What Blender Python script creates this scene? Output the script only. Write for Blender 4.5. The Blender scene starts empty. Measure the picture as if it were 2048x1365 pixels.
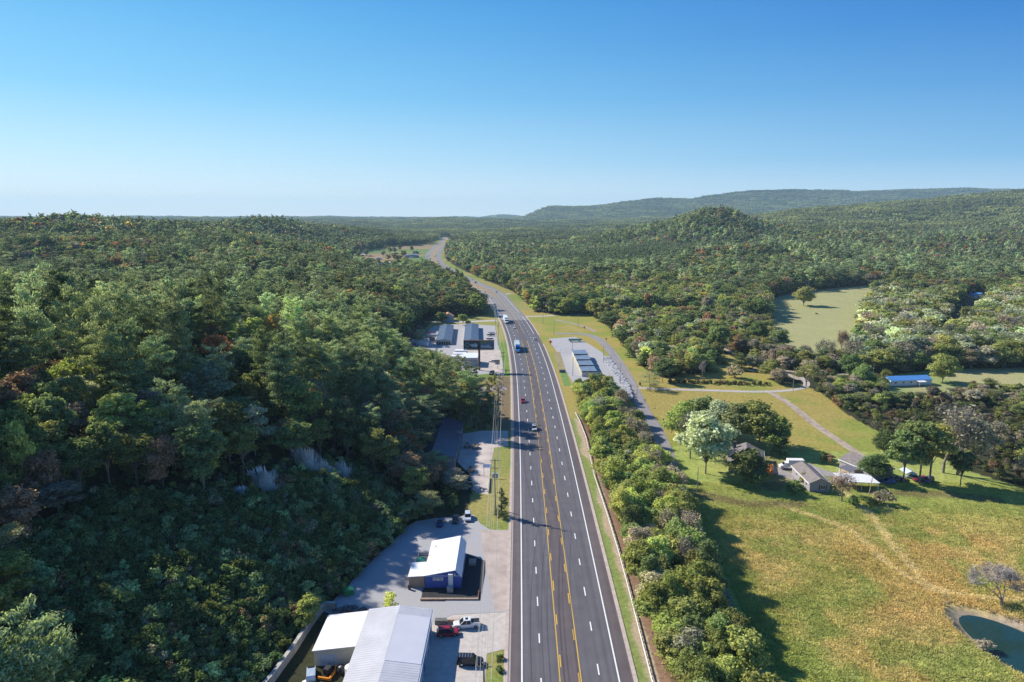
import bpy, bmesh, math, random
import numpy as np
from mathutils import Vector, Matrix

# ------------------------------------------------------------------ camera, sky, sun, exposure
S = bpy.context.scene
COL = S.collection
PITCH = math.radians(10.46); CAMZ = 80.0; FPX = 1365.0
SUN_EL = math.radians(35.5); SUN_AZ = math.radians(-60.0)      # azimuth from +Y, negative = towards -X
cam_d = bpy.data.cameras.new('camera'); cam = bpy.data.objects.new('camera', cam_d); COL.objects.link(cam)
cam.location = (0, 0, CAMZ); cam.rotation_euler = (math.pi/2-PITCH, 0, 0)
cam_d.sensor_width = 36; cam_d.lens = FPX/2048*36; cam_d.clip_start = 1; cam_d.clip_end = 60000
S.camera = cam
W = bpy.data.worlds.new('World'); S.world = W; W.use_nodes = True
nt = W.node_tree; bg = nt.nodes['Background']
sky = nt.nodes.new('ShaderNodeTexSky'); sky.sky_type = 'NISHITA'; sky.sun_disc = False
sky.sun_elevation = SUN_EL; sky.sun_rotation = SUN_AZ
sky.altitude = 0; sky.air_density = 1.0; sky.dust_density = 0.4; sky.ozone_density = 4.0
def _ramp(cols):
    r = nt.nodes.new('ShaderNodeValToRGB'); e = r.color_ramp.elements
    while len(e) < len(cols): e.new(0.5)
    for q, (p, c) in zip(e, cols): q.position = p; q.color = (*c, 1)
    return r
tcw = nt.nodes.new('ShaderNodeTexCoord'); sxy = nt.nodes.new('ShaderNodeSeparateXYZ'); nt.links.new(tcw.outputs['Generated'], sxy.inputs[0])
rA = _ramp([(0, (.58,.74,.90)), (.03, (.42,.64,.86)), (.071, (.175,.455,.765)), (.15, (.075,.31,.68)), (.228, (.018,.20,.61)), (.3, (.010,.15,.55)), (.6, (.02,.12,.42)), (1, (.015,.09,.34))])   # away from the sun
rB = _ramp([(0, (.84,.95,1.0)), (.03, (.74,.90,.99)), (.08, (.52,.81,.98)), (.156, (.23,.63,.93)), (.228, (.14,.52,.88)), (.3, (.055,.40,.83)), (.6, (.08,.30,.68)), (1, (.03,.15,.45))])   # on the sun's side
dt = nt.nodes.new('ShaderNodeVectorMath'); dt.operation = 'DOT_PRODUCT'; dt.inputs[1].default_value = (math.sin(SUN_AZ), math.cos(SUN_AZ), 0)
nt.links.new(tcw.outputs['Generated'], dt.inputs[0]); mrw = nt.nodes.new('ShaderNodeMapRange'); mrw.inputs['From Min'].default_value = -0.1; mrw.inputs['From Max'].default_value = 1.0
nt.links.new(dt.outputs['Value'], mrw.inputs[0]); nt.links.new(sxy.outputs['Z'], rA.inputs[0]); nt.links.new(sxy.outputs['Z'], rB.inputs[0])
mx1 = nt.nodes.new('ShaderNodeMix'); mx1.data_type = 'RGBA'; nt.links.new(mrw.outputs[0], mx1.inputs[0]); nt.links.new(rA.outputs[0], mx1.inputs[6]); nt.links.new(rB.outputs[0], mx1.inputs[7])
scw = nt.nodes.new('ShaderNodeVectorMath'); scw.operation = 'SCALE'; scw.inputs['Scale'].default_value = 0.735/0.12; nt.links.new(mx1.outputs[2], scw.inputs[0])
mx2 = nt.nodes.new('ShaderNodeMix'); mx2.data_type = 'RGBA'; mx2.inputs[0].default_value = 0.9; nt.links.new(sky.outputs[0], mx2.inputs[6]); nt.links.new(scw.outputs[0], mx2.inputs[7])
nt.links.new(mx2.outputs[2], bg.inputs[0]); bg.inputs[1].default_value = 0.12
sun_d = bpy.data.lights.new('sun', 'SUN'); sun_d.energy = 5.0; sun_d.angle = math.radians(0.5); sun_d.color = (1.0, 0.93, 0.82)
sun = bpy.data.objects.new('sun', sun_d); COL.objects.link(sun)
sd = Vector((math.sin(SUN_AZ)*math.cos(SUN_EL), math.cos(SUN_AZ)*math.cos(SUN_EL), math.sin(SUN_EL)))
sun.rotation_euler = sd.to_track_quat('Z', 'Y').to_euler(); sun.location = (-60, 60, 300)
S.view_settings.view_transform = 'Standard'; S.view_settings.look = 'None'
S.view_settings.exposure = 0.55; S.view_settings.gamma = 1.0
S.cycles.denoising_prefilter = 'NONE'
S.cycles.max_bounces = 5; S.cycles.transparent_max_bounces = 4; S.cycles.diffuse_bounces = 2; S.cycles.glossy_bounces = 2
S.cycles.transmission_bounces = 3; S.cycles.volume_bounces = 1; S.cycles.caustics_reflective = False; S.cycles.caustics_refractive = False
R0 = random.Random(11); NR = np.random.default_rng(5)

# ------------------------------------------------------------------ pixel rays, noise, terrain
def rays(px, py):
    u = (np.asarray(px, float)-1024)/FPX; v = (682.5-np.asarray(py, float))/FPX
    return u, math.cos(PITCH)+v*math.sin(PITCH), -math.sin(PITCH)+v*math.cos(PITCH)
def G(px, py, z=0.0):
    u, b, c = rays(px, py); t = (z-CAMZ)/c
    return (float(u*t), float(b*t))
def GP(pts, z=0.0): return [G(a, b, z) for a, b in pts]
def to_px(x, y, z):
    x = np.asarray(x, float); y = np.asarray(y, float); z = np.asarray(z, float)-CAMZ
    d = y*math.cos(PITCH)-z*math.sin(PITCH); up = y*math.sin(PITCH)+z*math.cos(PITCH)
    return 1024+FPX*x/d, 682.5-FPX*up/d, d
def hsh(i, j, s):
    n = (i.astype(np.int64)*374761393+j.astype(np.int64)*668265263+s*974711) & 0x7fffffff
    n = ((n ^ (n >> 13))*1274126177) & 0x7fffffff
    return ((n ^ (n >> 16)) & 0xffff)/65535.0
def vn(x, y, sc, s):
    x = np.asarray(x, float)/sc; y = np.asarray(y, float)/sc
    i = np.floor(x); j = np.floor(y); fx = x-i; fy = y-j
    fx = fx*fx*(3-2*fx); fy = fy*fy*(3-2*fy); i = i.astype(np.int64); j = j.astype(np.int64)
    a = hsh(i, j, s); b = hsh(i+1, j, s); c = hsh(i, j+1, s); d = hsh(i+1, j+1, s)
    return a*(1-fx)*(1-fy)+b*fx*(1-fy)+c*(1-fx)*fy+d*fx*fy
def fbm(x, y, sc, s, o=4):
    r = 0; a = 0.5; t = 0
    for k in range(o): r = r+a*vn(x, y, sc, s+k*17); t += a; a *= 0.5; sc *= 0.5
    return r/t
def sst(e0, e1, x): t = np.clip((x-e0)/(e1-e0), 0, 1); return t*t*(3-2*t)
def inpoly(x, y, P):
    x = np.asarray(x, float); y = np.asarray(y, float); r = np.zeros(x.shape, bool); n = len(P)
    for k in range(n):
        x0, y0 = P[k]; x1, y1 = P[(k+1) % n]
        if y0 == y1: continue
        c = ((y0 > y) != (y1 > y)) & (x < (x1-x0)*(y-y0)/(y1-y0)+x0); r ^= c
    return r

# highway centre line: pixel readings of the middle of the white lines, then of the right edge
_c = [G(*q) for q in ((1142.5,1365),(1118,1150),(1097,960),(1083.3,853),(1066.9,747.5),(1055,700.6),(1046.8,677),(1038,656.7),(1026.5,636.8),(1011,617),(1001,606))]
_r = [G(*q) for q in ((1018,592),(1003,583.5),(985,575.5),(953.4,561.5),(926,548.7),(905.6,538.4),(891,529.9),(882,519.6),(881,506),(888.5,495.7),(900,482),(905,472))]
hw = lambda y: 11.0+4.0*sst(640, 780, np.asarray(y, float))
_c = [(9.6, 60.0), (10.0, 90.0)]+_c+[(x-float(hw(y)), y) for x, y in _r]
_yy = np.arange(60, 2900, 5.0); _xx = np.interp(_yy, [q[1] for q in _c], [q[0] for q in _c])
_k = np.arange(-14, 15); _wt = np.exp(-(_k/7.0)**2); _wt /= _wt.sum()
_xp = np.concatenate([np.full(14, _xx[0]), _xx, np.full(14, _xx[-1])])
_sl = (_xx[1]-_xx[0]); _xp[:14] = _xx[0]-_sl*np.arange(14, 0, -1)
_xx = np.convolve(_xp, _wt, 'valid')
def XC(y): return np.interp(y, _yy, _xx)

FOOT = [(40,-50),(60,-47),(106,-43.5),(128,-40),(134,-37.5),(144,-34.5),(156,-31),(169,-27),(200,-31),(245,-36),(300,-38),(340,-45),(380,-64),(430,-67),(490,-64),(530,-72),(600,-88),(700,-120),(900,-190),(1100,-255),(1300,-330),(1600,-390),(2000,-430),(2600,-520),(20000,-3000)]
PLAT = [(0,33),(150,32),(250,27),(400,17),(560,12),(700,20),(850,36),(1000,44),(1150,45),(1400,42),(1900,30),(2600,12),(4000,8),(20000,8)]
M1 = [(0,437),(1020,438),(1050,434),(1075,424),(1100,416),(1150,416),(1210,414),(1250,408),(1310,403),(1380,405),(1450,398),(1500,392),(1600,389),(1680,388),(1700,390),(1800,387),(1930,384),(1980,387),(2048,392),(2300,400),(3000,420)]
M2 = [(0,470),(1380,470),(1460,452),(1520,442),(1600,431),(1700,427),(1750,421),(1850,417),(1900,409),(1980,402),(2048,396),(2400,385),(3000,400)]
M3 = [(-600,441),(0,440),(300,441),(700,441),(800,443),(845,437),(890,434),(930,438),(1000,438),(1060,441),(1500,445),(3000,445)]
def _prof(M, t, D, hgt=0): return CAMZ-(np.interp(t, [a for a, b in M], [b for a, b in M])-430.5)/FPX*D-hgt
POND = [(96.0,132.0),(100.3,133.6),(104,127),(108,118),(110,104),(104,96),(98,104),(94.2,113),(93.4,122)]
def H(x, y):
    x = np.asarray(x, float); y = np.asarray(y, float); ya = np.maximum(y, 30.0)
    xf = np.interp(ya, [a for a, b in FOOT], [b for a, b in FOOT]); P = np.interp(ya, [a for a, b in PLAT], [b for a, b in PLAT])
    d = np.maximum(xf-x, 0); sl = np.interp(ya, [0,300,500,900], [0.50,0.45,0.33,0.30])
    t = x/(ya*0.983)*FPX+1024
    P = P*(0.86+0.28*fbm(x, y, 170, 3, 3))*(1+(1.15*(fbm(x, y, 260, 19, 3)-0.5))*sst(260, 450, ya)*(1-sst(1000, 1200, ya)))
    P = P*(1-0.55*sst(430, 760, t)*sst(700, 1000, ya))
    hl = P*np.tanh(sl*d/np.maximum(P, 1))
    # right: low meadow bank
    lo = -3.0*sst(27, 37, x)*(1-sst(255, 330, ya))
    wr = sst(25, 120, x-XC(np.clip(ya, 60, 2800))-hw(ya))
    ramp = 30*sst(720, 1700, ya)*sst(1080, 1400, t)*wr
    bump = lambda px, D, hh_, sx_, sy_: hh_*np.exp(-((x-(px-1024)/FPX*.983*D)/sx_)**2-((ya-D)/sy_)**2)
    hl = hl+bump(115,1130,13,55,120)+bump(300,1180,16,75,120)+bump(560,1500,14,90,160)+bump(470,700,14,70,110)+bump(150,620,12,60,90)+bump(700,1900,16,110,200)
    nz = (fbm(x, y, 420, 9, 4)-0.5)*sst(500, 1500, ya)
    far = np.abs(x-XC(np.clip(ya, 60, 2800)))
    nz = nz*44*sst(60, 400, far)+(fbm(x, y, 210, 29, 3)-.45)*30*sst(830, 1050, ya)*(1-sst(2500, 3500, ya))*sst(60, 220, far)
    cone = 42*np.exp(-((x-(1428-1024)/FPX*1475)/80)**2-((y-1500)/130)**2)+12*np.exp(-((x-(1440-1024)/FPX*1500)/230)**2-((y-1560)/220)**2)
    k2 = np.maximum(_prof(M2, t, 3000, 14), 0)*np.exp(-((ya-3000)/750.)**2)
    k1 = np.maximum(_prof(M1, t, 6500, 16), 0)*np.exp(-((ya-6500)/1100.)**2)
    spur = 0.5+fbm(x, y, 900, 31, 4)
    k1 = k1*np.where(ya < 6400, np.clip(0.55+0.45*np.exp(-((ya-6500)/700.)**2)+0.25*(spur-1), 0, 1.0), 1)
    k3 = np.maximum(_prof(M3, t, 4600, 15), 0)*np.exp(-((ya-4600)/700.)**2)
    k4 = 55*np.exp(-((ya-8300)/900.)**2)*(0.55+0.5*fbm(x, y, 1600, 77, 3)); k4 = np.minimum(k4, 48)
    k5 = (30+62*np.exp(-((t-1010)/55.)**2)+28*np.exp(-((t-80)/90.)**2)+22*np.exp(-((t-760)/60.)**2))*np.exp(-((ya-10000)/700.)**2)
    h = np.where(x < XC(np.clip(ya, 60, 2800)), hl, lo)+ramp+cone+np.maximum(np.maximum(np.maximum(k1, k2), np.maximum(k3, k4)), k5)+nz
    h = np.where(ya > 1300, np.maximum(h, -4), h)
    # pond hollow
    cx, cy = 101.5, 116.0
    q = ((x-cx)*0.94+(y-cy)*0.33)**2/8.0**2+((y-cy)*0.94-(x-cx)*0.33)**2/18.5**2
    h = h-1.3*(1-sst(0.75, 1.3, q))
    return h
def Hs(x, y): return float(H(np.array([x]), np.array([y]))[0])
def GT(px, py, z0=0.0):
    "ground point seen at a pixel (marched over the terrain)"
    u, b, c = rays(px, py); t = np.arange(60, 3000, 1.0); x = u*t; y = b*t; z = CAMZ+c*t
    k = np.argmax(z <= H(x, y)); return (float(x[k]), float(y[k]))

# ------------------------------------------------------------------ materials
MATS = {}
def _n(nt, t, **k):
    n = nt.nodes.new(t)
    for a, b in k.items(): setattr(n, a, b)
    return n
def M(name, c, rough=0.7, metal=0.0, var=0.12, scale=1.5, bump=0.0, c2=None, emit=0):
    if name in MATS: return MATS[name]
    m = bpy.data.materials.new(name); m.use_nodes = True; nt = m.node_tree; b = nt.nodes['Principled BSDF']
    b.inputs['Roughness'].default_value = rough; b.inputs['Metallic'].default_value = metal
    tc = _n(nt, 'ShaderNodeTexCoord'); nz = _n(nt, 'ShaderNodeTexNoise'); nz.inputs['Scale'].default_value = scale; nz.inputs['Detail'].default_value = 6
    nt.links.new(tc.outputs['Object'], nz.inputs['Vector'])
    cr = _n(nt, 'ShaderNodeValToRGB'); cr.color_ramp.elements[0].position = 0.3; cr.color_ramp.elements[1].position = 0.7
    lo = tuple(max(0, v*(1-var)) for v in c); hi = tuple(min(1, v*(1+var)) for v in c) if c2 is None else c2
    cr.color_ramp.elements[0].color = (*lo, 1); cr.color_ramp.elements[1].color = (*hi, 1)
    nt.links.new(nz.outputs[0], cr.inputs[0]); nt.links.new(cr.outputs[0], b.inputs['Base Color'])
    if bump:
        bp = _n(nt, 'ShaderNodeBump'); bp.inputs['Strength'].default_value = bump; nt.links.new(nz.outputs[0], bp.inputs['Height']); nt.links.new(bp.outputs[0], b.inputs['Normal'])
    MATS[name] = m; return m
def leaf_mat(name, tr, lo=0.5, hi=1.7):
    m = bpy.data.materials.new(name); m.use_nodes = True; nt = m.node_tree; nt.nodes.clear()
    at = _n(nt, 'ShaderNodeAttribute', attribute_type='INSTANCER', attribute_name='tint')
    g = _n(nt, 'ShaderNodeNewGeometry'); oi = _n(nt, 'ShaderNodeObjectInfo')
    mr = _n(nt, 'ShaderNodeMapRange'); mr.inputs['To Min'].default_value = lo; mr.inputs['To Max'].default_value = hi
    nt.links.new(g.outputs['Random Per Island'], mr.inputs['Value'])
    mx = _n(nt, 'ShaderNodeVectorMath', operation='SCALE'); nt.links.new(at.outputs['Vector'], mx.inputs[0]); nt.links.new(mr.outputs[0], mx.inputs['Scale'])
    d = _n(nt, 'ShaderNodeBsdfDiffuse'); t = _n(nt, 'ShaderNodeBsdfTranslucent'); mix = _n(nt, 'ShaderNodeMixShader'); mix.inputs[0].default_value = tr
    t2 = _n(nt, 'ShaderNodeVectorMath', operation='MULTIPLY'); t2.inputs[1].default_value = (1.2, 1.2, 0.78); nt.links.new(mx.outputs[0], t2.inputs[0])
    nt.links.new(mx.outputs[0], d.inputs[0]); nt.links.new(t2.outputs[0], t.inputs[0]); nt.links.new(d.outputs[0], mix.inputs[1]); nt.links.new(t.outputs[0], mix.inputs[2])
    o = _n(nt, 'ShaderNodeOutputMaterial'); nt.links.new(mix.outputs[0], o.inputs[0]); MATS[name] = m; return m
LEAF = leaf_mat('foliage', 0.45); NEEDLE = leaf_mat('needles', 0.40); GRASSB = leaf_mat('grass_blades', 0.15, .8, 1.2)
BARK = M('bark', (0.11, 0.09, 0.075), 0.9, var=0.35, scale=3); PALEBARK = M('pale_bark', (0.21, 0.185, 0.16), 0.9, var=0.3, scale=3)
DARKBARK = M('dark_bark', (0.07, 0.055, 0.045), 0.9, var=0.3, scale=3)

# ------------------------------------------------------------------ mesh helpers
class MB:
    def __init__(s): s.v = []; s.f = []
    def add(s, vs, fs):
        o = len(s.v); s.v += [tuple(map(float, q)) for q in vs]; s.f += [tuple(i+o for i in f) for f in fs]; return s
    def box(s, x0, x1, y0, y1, z0, z1):
        return s.add([(x0,y0,z0),(x1,y0,z0),(x1,y1,z0),(x0,y1,z0),(x0,y0,z1),(x1,y0,z1),(x1,y1,z1),(x0,y1,z1)],
                     [(0,3,2,1),(4,5,6,7),(0,1,5,4),(1,2,6,5),(2,3,7,6),(3,0,4,7)])
    def prism(s, pts, z0, z1):
        n = len(pts); a = sum(pts[i][0]*pts[(i+1)%n][1]-pts[(i+1)%n][0]*pts[i][1] for i in range(n))
        if a < 0: pts = pts[::-1]
        f0 = (lambda p: z0(p)) if callable(z0) else (lambda p: z0); f1 = (lambda p: z1(p)) if callable(z1) else (lambda p: z1)
        return s.add([(x,y,f0((x,y))) for x,y in pts]+[(x,y,f1((x,y))) for x,y in pts],
                     [tuple(range(n))[::-1], tuple(range(n,2*n))]+[(i,(i+1)%n,n+(i+1)%n,n+i) for i in range(n)])
    def tube(s, p0, p1, r0, r1=None, n=8, cap=True):
        r1 = r0 if r1 is None else r1; p0 = Vector(p0); p1 = Vector(p1); d = (p1-p0)
        if d.length < 1e-6: return s
        d.normalize(); a = d.orthogonal().normalized(); b = d.cross(a)
        vs = [p0+(a*math.cos(2*math.pi*i/n)+b*math.sin(2*math.pi*i/n))*r0 for i in range(n)]+[p1+(a*math.cos(2*math.pi*i/n)+b*math.sin(2*math.pi*i/n))*r1 for i in range(n)]
        fs = [(i,(i+1)%n,n+(i+1)%n,n+i) for i in range(n)]
        if cap: fs += [tuple(range(n))[::-1], tuple(range(n,2*n))]
        return s.add(vs, fs)
    def path(s, pts, r, n=4):
        P = [Vector(p) for p in pts]; o = len(s.v)
        for k, p in enumerate(P):
            d = (P[min(k+1,len(P)-1)]-P[max(k-1,0)]).normalized(); a = d.cross(Vector((0,0,1)))
            a = a.normalized() if a.length > 1e-3 else Vector((1,0,0)); b = a.cross(d)
            for i in range(n): s.v.append(tuple(p+(a*math.cos(2*math.pi*i/n)+b*math.sin(2*math.pi*i/n))*r))
        for k in range(len(P)-1):
            for i in range(n): s.f.append((o+k*n+i, o+k*n+(i+1)%n, o+(k+1)*n+(i+1)%n, o+(k+1)*n+i))
        return s
    def loft(s, rings):
        n = len(rings[0]); o = len(s.v)
        for r in rings: s.v += [tuple(map(float, q)) for q in r]
        for k in range(len(rings)-1):
            for i in range(n): s.f.append((o+k*n+i, o+k*n+(i+1)%n, o+(k+1)*n+(i+1)%n, o+(k+1)*n+i))
        s.f.append(tuple(o+i for i in range(n))[::-1]); s.f.append(tuple(o+(len(rings)-1)*n+i for i in range(n))); return s
    def mesh(s, name, mat):
        me = bpy.data.meshes.new(name); me.from_pydata(s.v, [], s.f); me.validate(); me.update()
        bm = bmesh.new(); bm.from_mesh(me); bmesh.ops.recalc_face_normals(bm, faces=bm.faces); bm.to_mesh(me); bm.free()
        if mat: me.materials.append(mat)
        return me
def tag(o, label=None, cat=None, group=None, kind=None):
    if label: o['label'] = label
    if cat: o['category'] = cat
    if group: o['group'] = group
    if kind: o['kind'] = kind
    return o
def mobj(name, me, parent=None, link=True):
    o = bpy.data.objects.new(name, me)
    if link: COL.objects.link(o)
    if parent: o.parent = parent
    return o
def part(parent, name, mb, mat, label=None):
    o = mobj(name, mb.mesh(name, mat), parent)
    if label: o['label'] = label
    return o
def thing(name, label, cat, loc, rz=0.0, group=None):
    o = bpy.data.objects.new(name, None); COL.objects.link(o); o.empty_display_size = 0.5
    o.location = loc; o.rotation_euler = (0, 0, rz); return tag(o, label, cat, group)
def single(name, mb, mat, label, cat, loc=(0,0,0), rz=0.0, group=None):
    o = mobj(name, mb.mesh(name, mat)); o.location = loc; o.rotation_euler = (0,0,rz); return tag(o, label, cat, group)
def struct(name, mb, mat, smooth=False):
    o = mobj(name, mb.mesh(name, mat)); o['kind'] = 'structure'
    if smooth:
        for p in o.data.polygons: p.use_smooth = True
    return o
def np_mesh(name, V, F, mats, midx=None):
    me = bpy.data.meshes.new(name); V = np.asarray(V, np.float32); F = np.asarray(F, np.int32); n = F.shape[1]
    me.vertices.add(len(V)); me.vertices.foreach_set('co', V.ravel())
    me.loops.add(F.size); me.loops.foreach_set('vertex_index', F.ravel())
    me.polygons.add(len(F)); me.polygons.foreach_set('loop_start', np.arange(0, F.size, n, dtype=np.int32))
    for m in mats: me.materials.append(m)
    if midx is not None: me.polygons.foreach_set('material_index', np.asarray(midx, np.int32))
    me.update(calc_edges=True); return me
def copy_tree(o, loc, rz=0.0, label=None, **kw):
    c = o.copy(); COL.objects.link(c); c.location = loc; c.rotation_euler = (0,0,rz)
    if label: c['label'] = label
    for k, v in kw.items(): c[k] = v
    def rec(a, b):
        for ch in a.children:
            d = ch.copy(); COL.objects.link(d); d.parent = b; rec(ch, d)
    rec(o, c); return c
# ------------------------------------------------------------------ open ground (everything else is wooded)
def WP(pts, z=0.0): return GP(pts, z)
def KX(y): return float(XC(y))-11.76
MEADOW = WP([(1372,1010),(1385,1060),(1443,1170),(1500,1365)], -3)+[(42,60),(190,60),(240,150)]+WP([(2120,1000),(2048,978),(1960,950),(1900,925),(1840,900),(1800,895),(1740,905),(1590,905),(1480,890),(1360,890),(1335,900),(1338,960)], -3)
CORR = [(20,238),(24,300),(20,360),(-4,520),(-30,620),(30,560)]+WP([(1110,631),(1180,630),(1215,652),(1245,690),(1290,738),(1325,757),(1430,742),(1500,738),(1560,770),(1600,768),(1640,782),(1700,820),(1760,850),(1830,890),(1800,900),(1740,905),(1590,905),(1480,885),(1360,885),(1325,905),(1300,850),(1235,800),(1190,790),(1160,750)])
STRIP = WP([(1400,672),(1430,700),(1500,728),(1560,760),(1440,752),(1400,735),(1440,722),(1395,690)])
FIELD = WP([(1530,601),(1590,586),(1700,577),(1760,571),(1800,570),(1790,580),(1742,600),(1728,650),(1712,690),(1700,715),(1640,725),(1560,705),(1535,650),(1545,625)])
SMALLF = WP([(1775,752),(1850,742),(1930,738),(2060,735),(2110,760),(2110,785),(1950,772),(1870,790),(1800,795),(1770,780)])
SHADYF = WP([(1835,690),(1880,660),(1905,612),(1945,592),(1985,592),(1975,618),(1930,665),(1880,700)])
FARF = WP([(690,515),(735,505),(790,494),(890,487),(868,505),(864,535),(850,545),(780,545),(700,545)])
FARF2 = WP([(712,552),(770,535),(830,545),(760,560)])
LOT_A = [(-41.7,60),(-43.2,100),(-41.5,112),(-39.3,128)]+WP([(655,1214),(672,1196),(690,1180),(706,1160),(730,1136),(758,1108),(782,1088),(812,1055),(832,1043),(870,1037),(905,1034),(948,1030),(960,1047),(980,1060),(1013,1061)])+[(KX(165),165),(KX(140),140),(KX(115),115),(KX(60),60)]
LOT_B = WP([(925,868),(965,862),(1016,862),(1016.5,893),(988,896),(982,930),(976,990),(950,985),(940,950),(915,925)])
LOT_C = WP([(812,702),(842,672),(868,653),(930,648),(990,652),(996,690),(1006,735),(1008,752),(975,748),(940,752),(905,735),(860,715)])
GRASSL = WP([(840,668),(868,640),(930,634),(975,632),(990,655),(930,650),(868,655)])
CANOPYROAD = WP([(945,742),(1008,740),(1012,775),(960,790),(935,765)])
OPEN = [MEADOW, CORR, STRIP, FIELD, SMALLF, SHADYF, FARF, FARF2, LOT_A, LOT_B, LOT_C, GRASSL]
TRACKS = [WP([(1375,655),(1400,672),(1450,700),(1520,725),(1560,742),(1600,765),(1625,775)]), WP([(1560,742),(1640,747),(1700,752),(1740,745)]), WP([(1740,905),(1760,880),(1700,845)])]
TREELINE = [(40,-50),(60,-48),(128,-41),(134,-38.5),(144,-35),(156,-31),(167,-28),(171,-22),(175,-15),(200,-16),(204,-17),(206,-24),(243,-24),(247,-12),(285,-14),(305,-24),(335,-42),(352,-56),(404,-70),(500,-69),(536,-69),(546,-22),(600,-30),(692,-50),(800,-68),(870,-76),(1000,-115)]
def seg_d(x, y, P):
    r = np.full(np.shape(x), 1e9)
    for (x0,y0),(x1,y1) in zip(P[:-1], P[1:]):
        l = (x1-x0)**2+(y1-y0)**2; t = np.clip(((x-x0)*(x1-x0)+(y-y0)*(y1-y0))/l, 0, 1)
        r = np.minimum(r, np.hypot(x-x0-t*(x1-x0), y-y0-t*(y1-y0)))
    return r
def wooded(x, y):
    ok = np.ones(np.shape(x), bool)
    for P in OPEN: ok &= ~inpoly(x, y, P)
    c = XC(y); L = x < c
    ok &= np.abs(x-c) > hw(y)+np.where(L, 5, 9)+np.where(y > 560, 3, 0)
    tl = np.interp(y, [a for a, b in TREELINE], [b for a, b in TREELINE])
    ok &= ~(L & (y < 1000) & (x > tl))
    for T in TRACKS: ok &= seg_d(x, y, T) > 4.5
    ok &= ~((x > -28) & (x < -15) & (y > 202) & (y < 245))
    return ok

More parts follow.
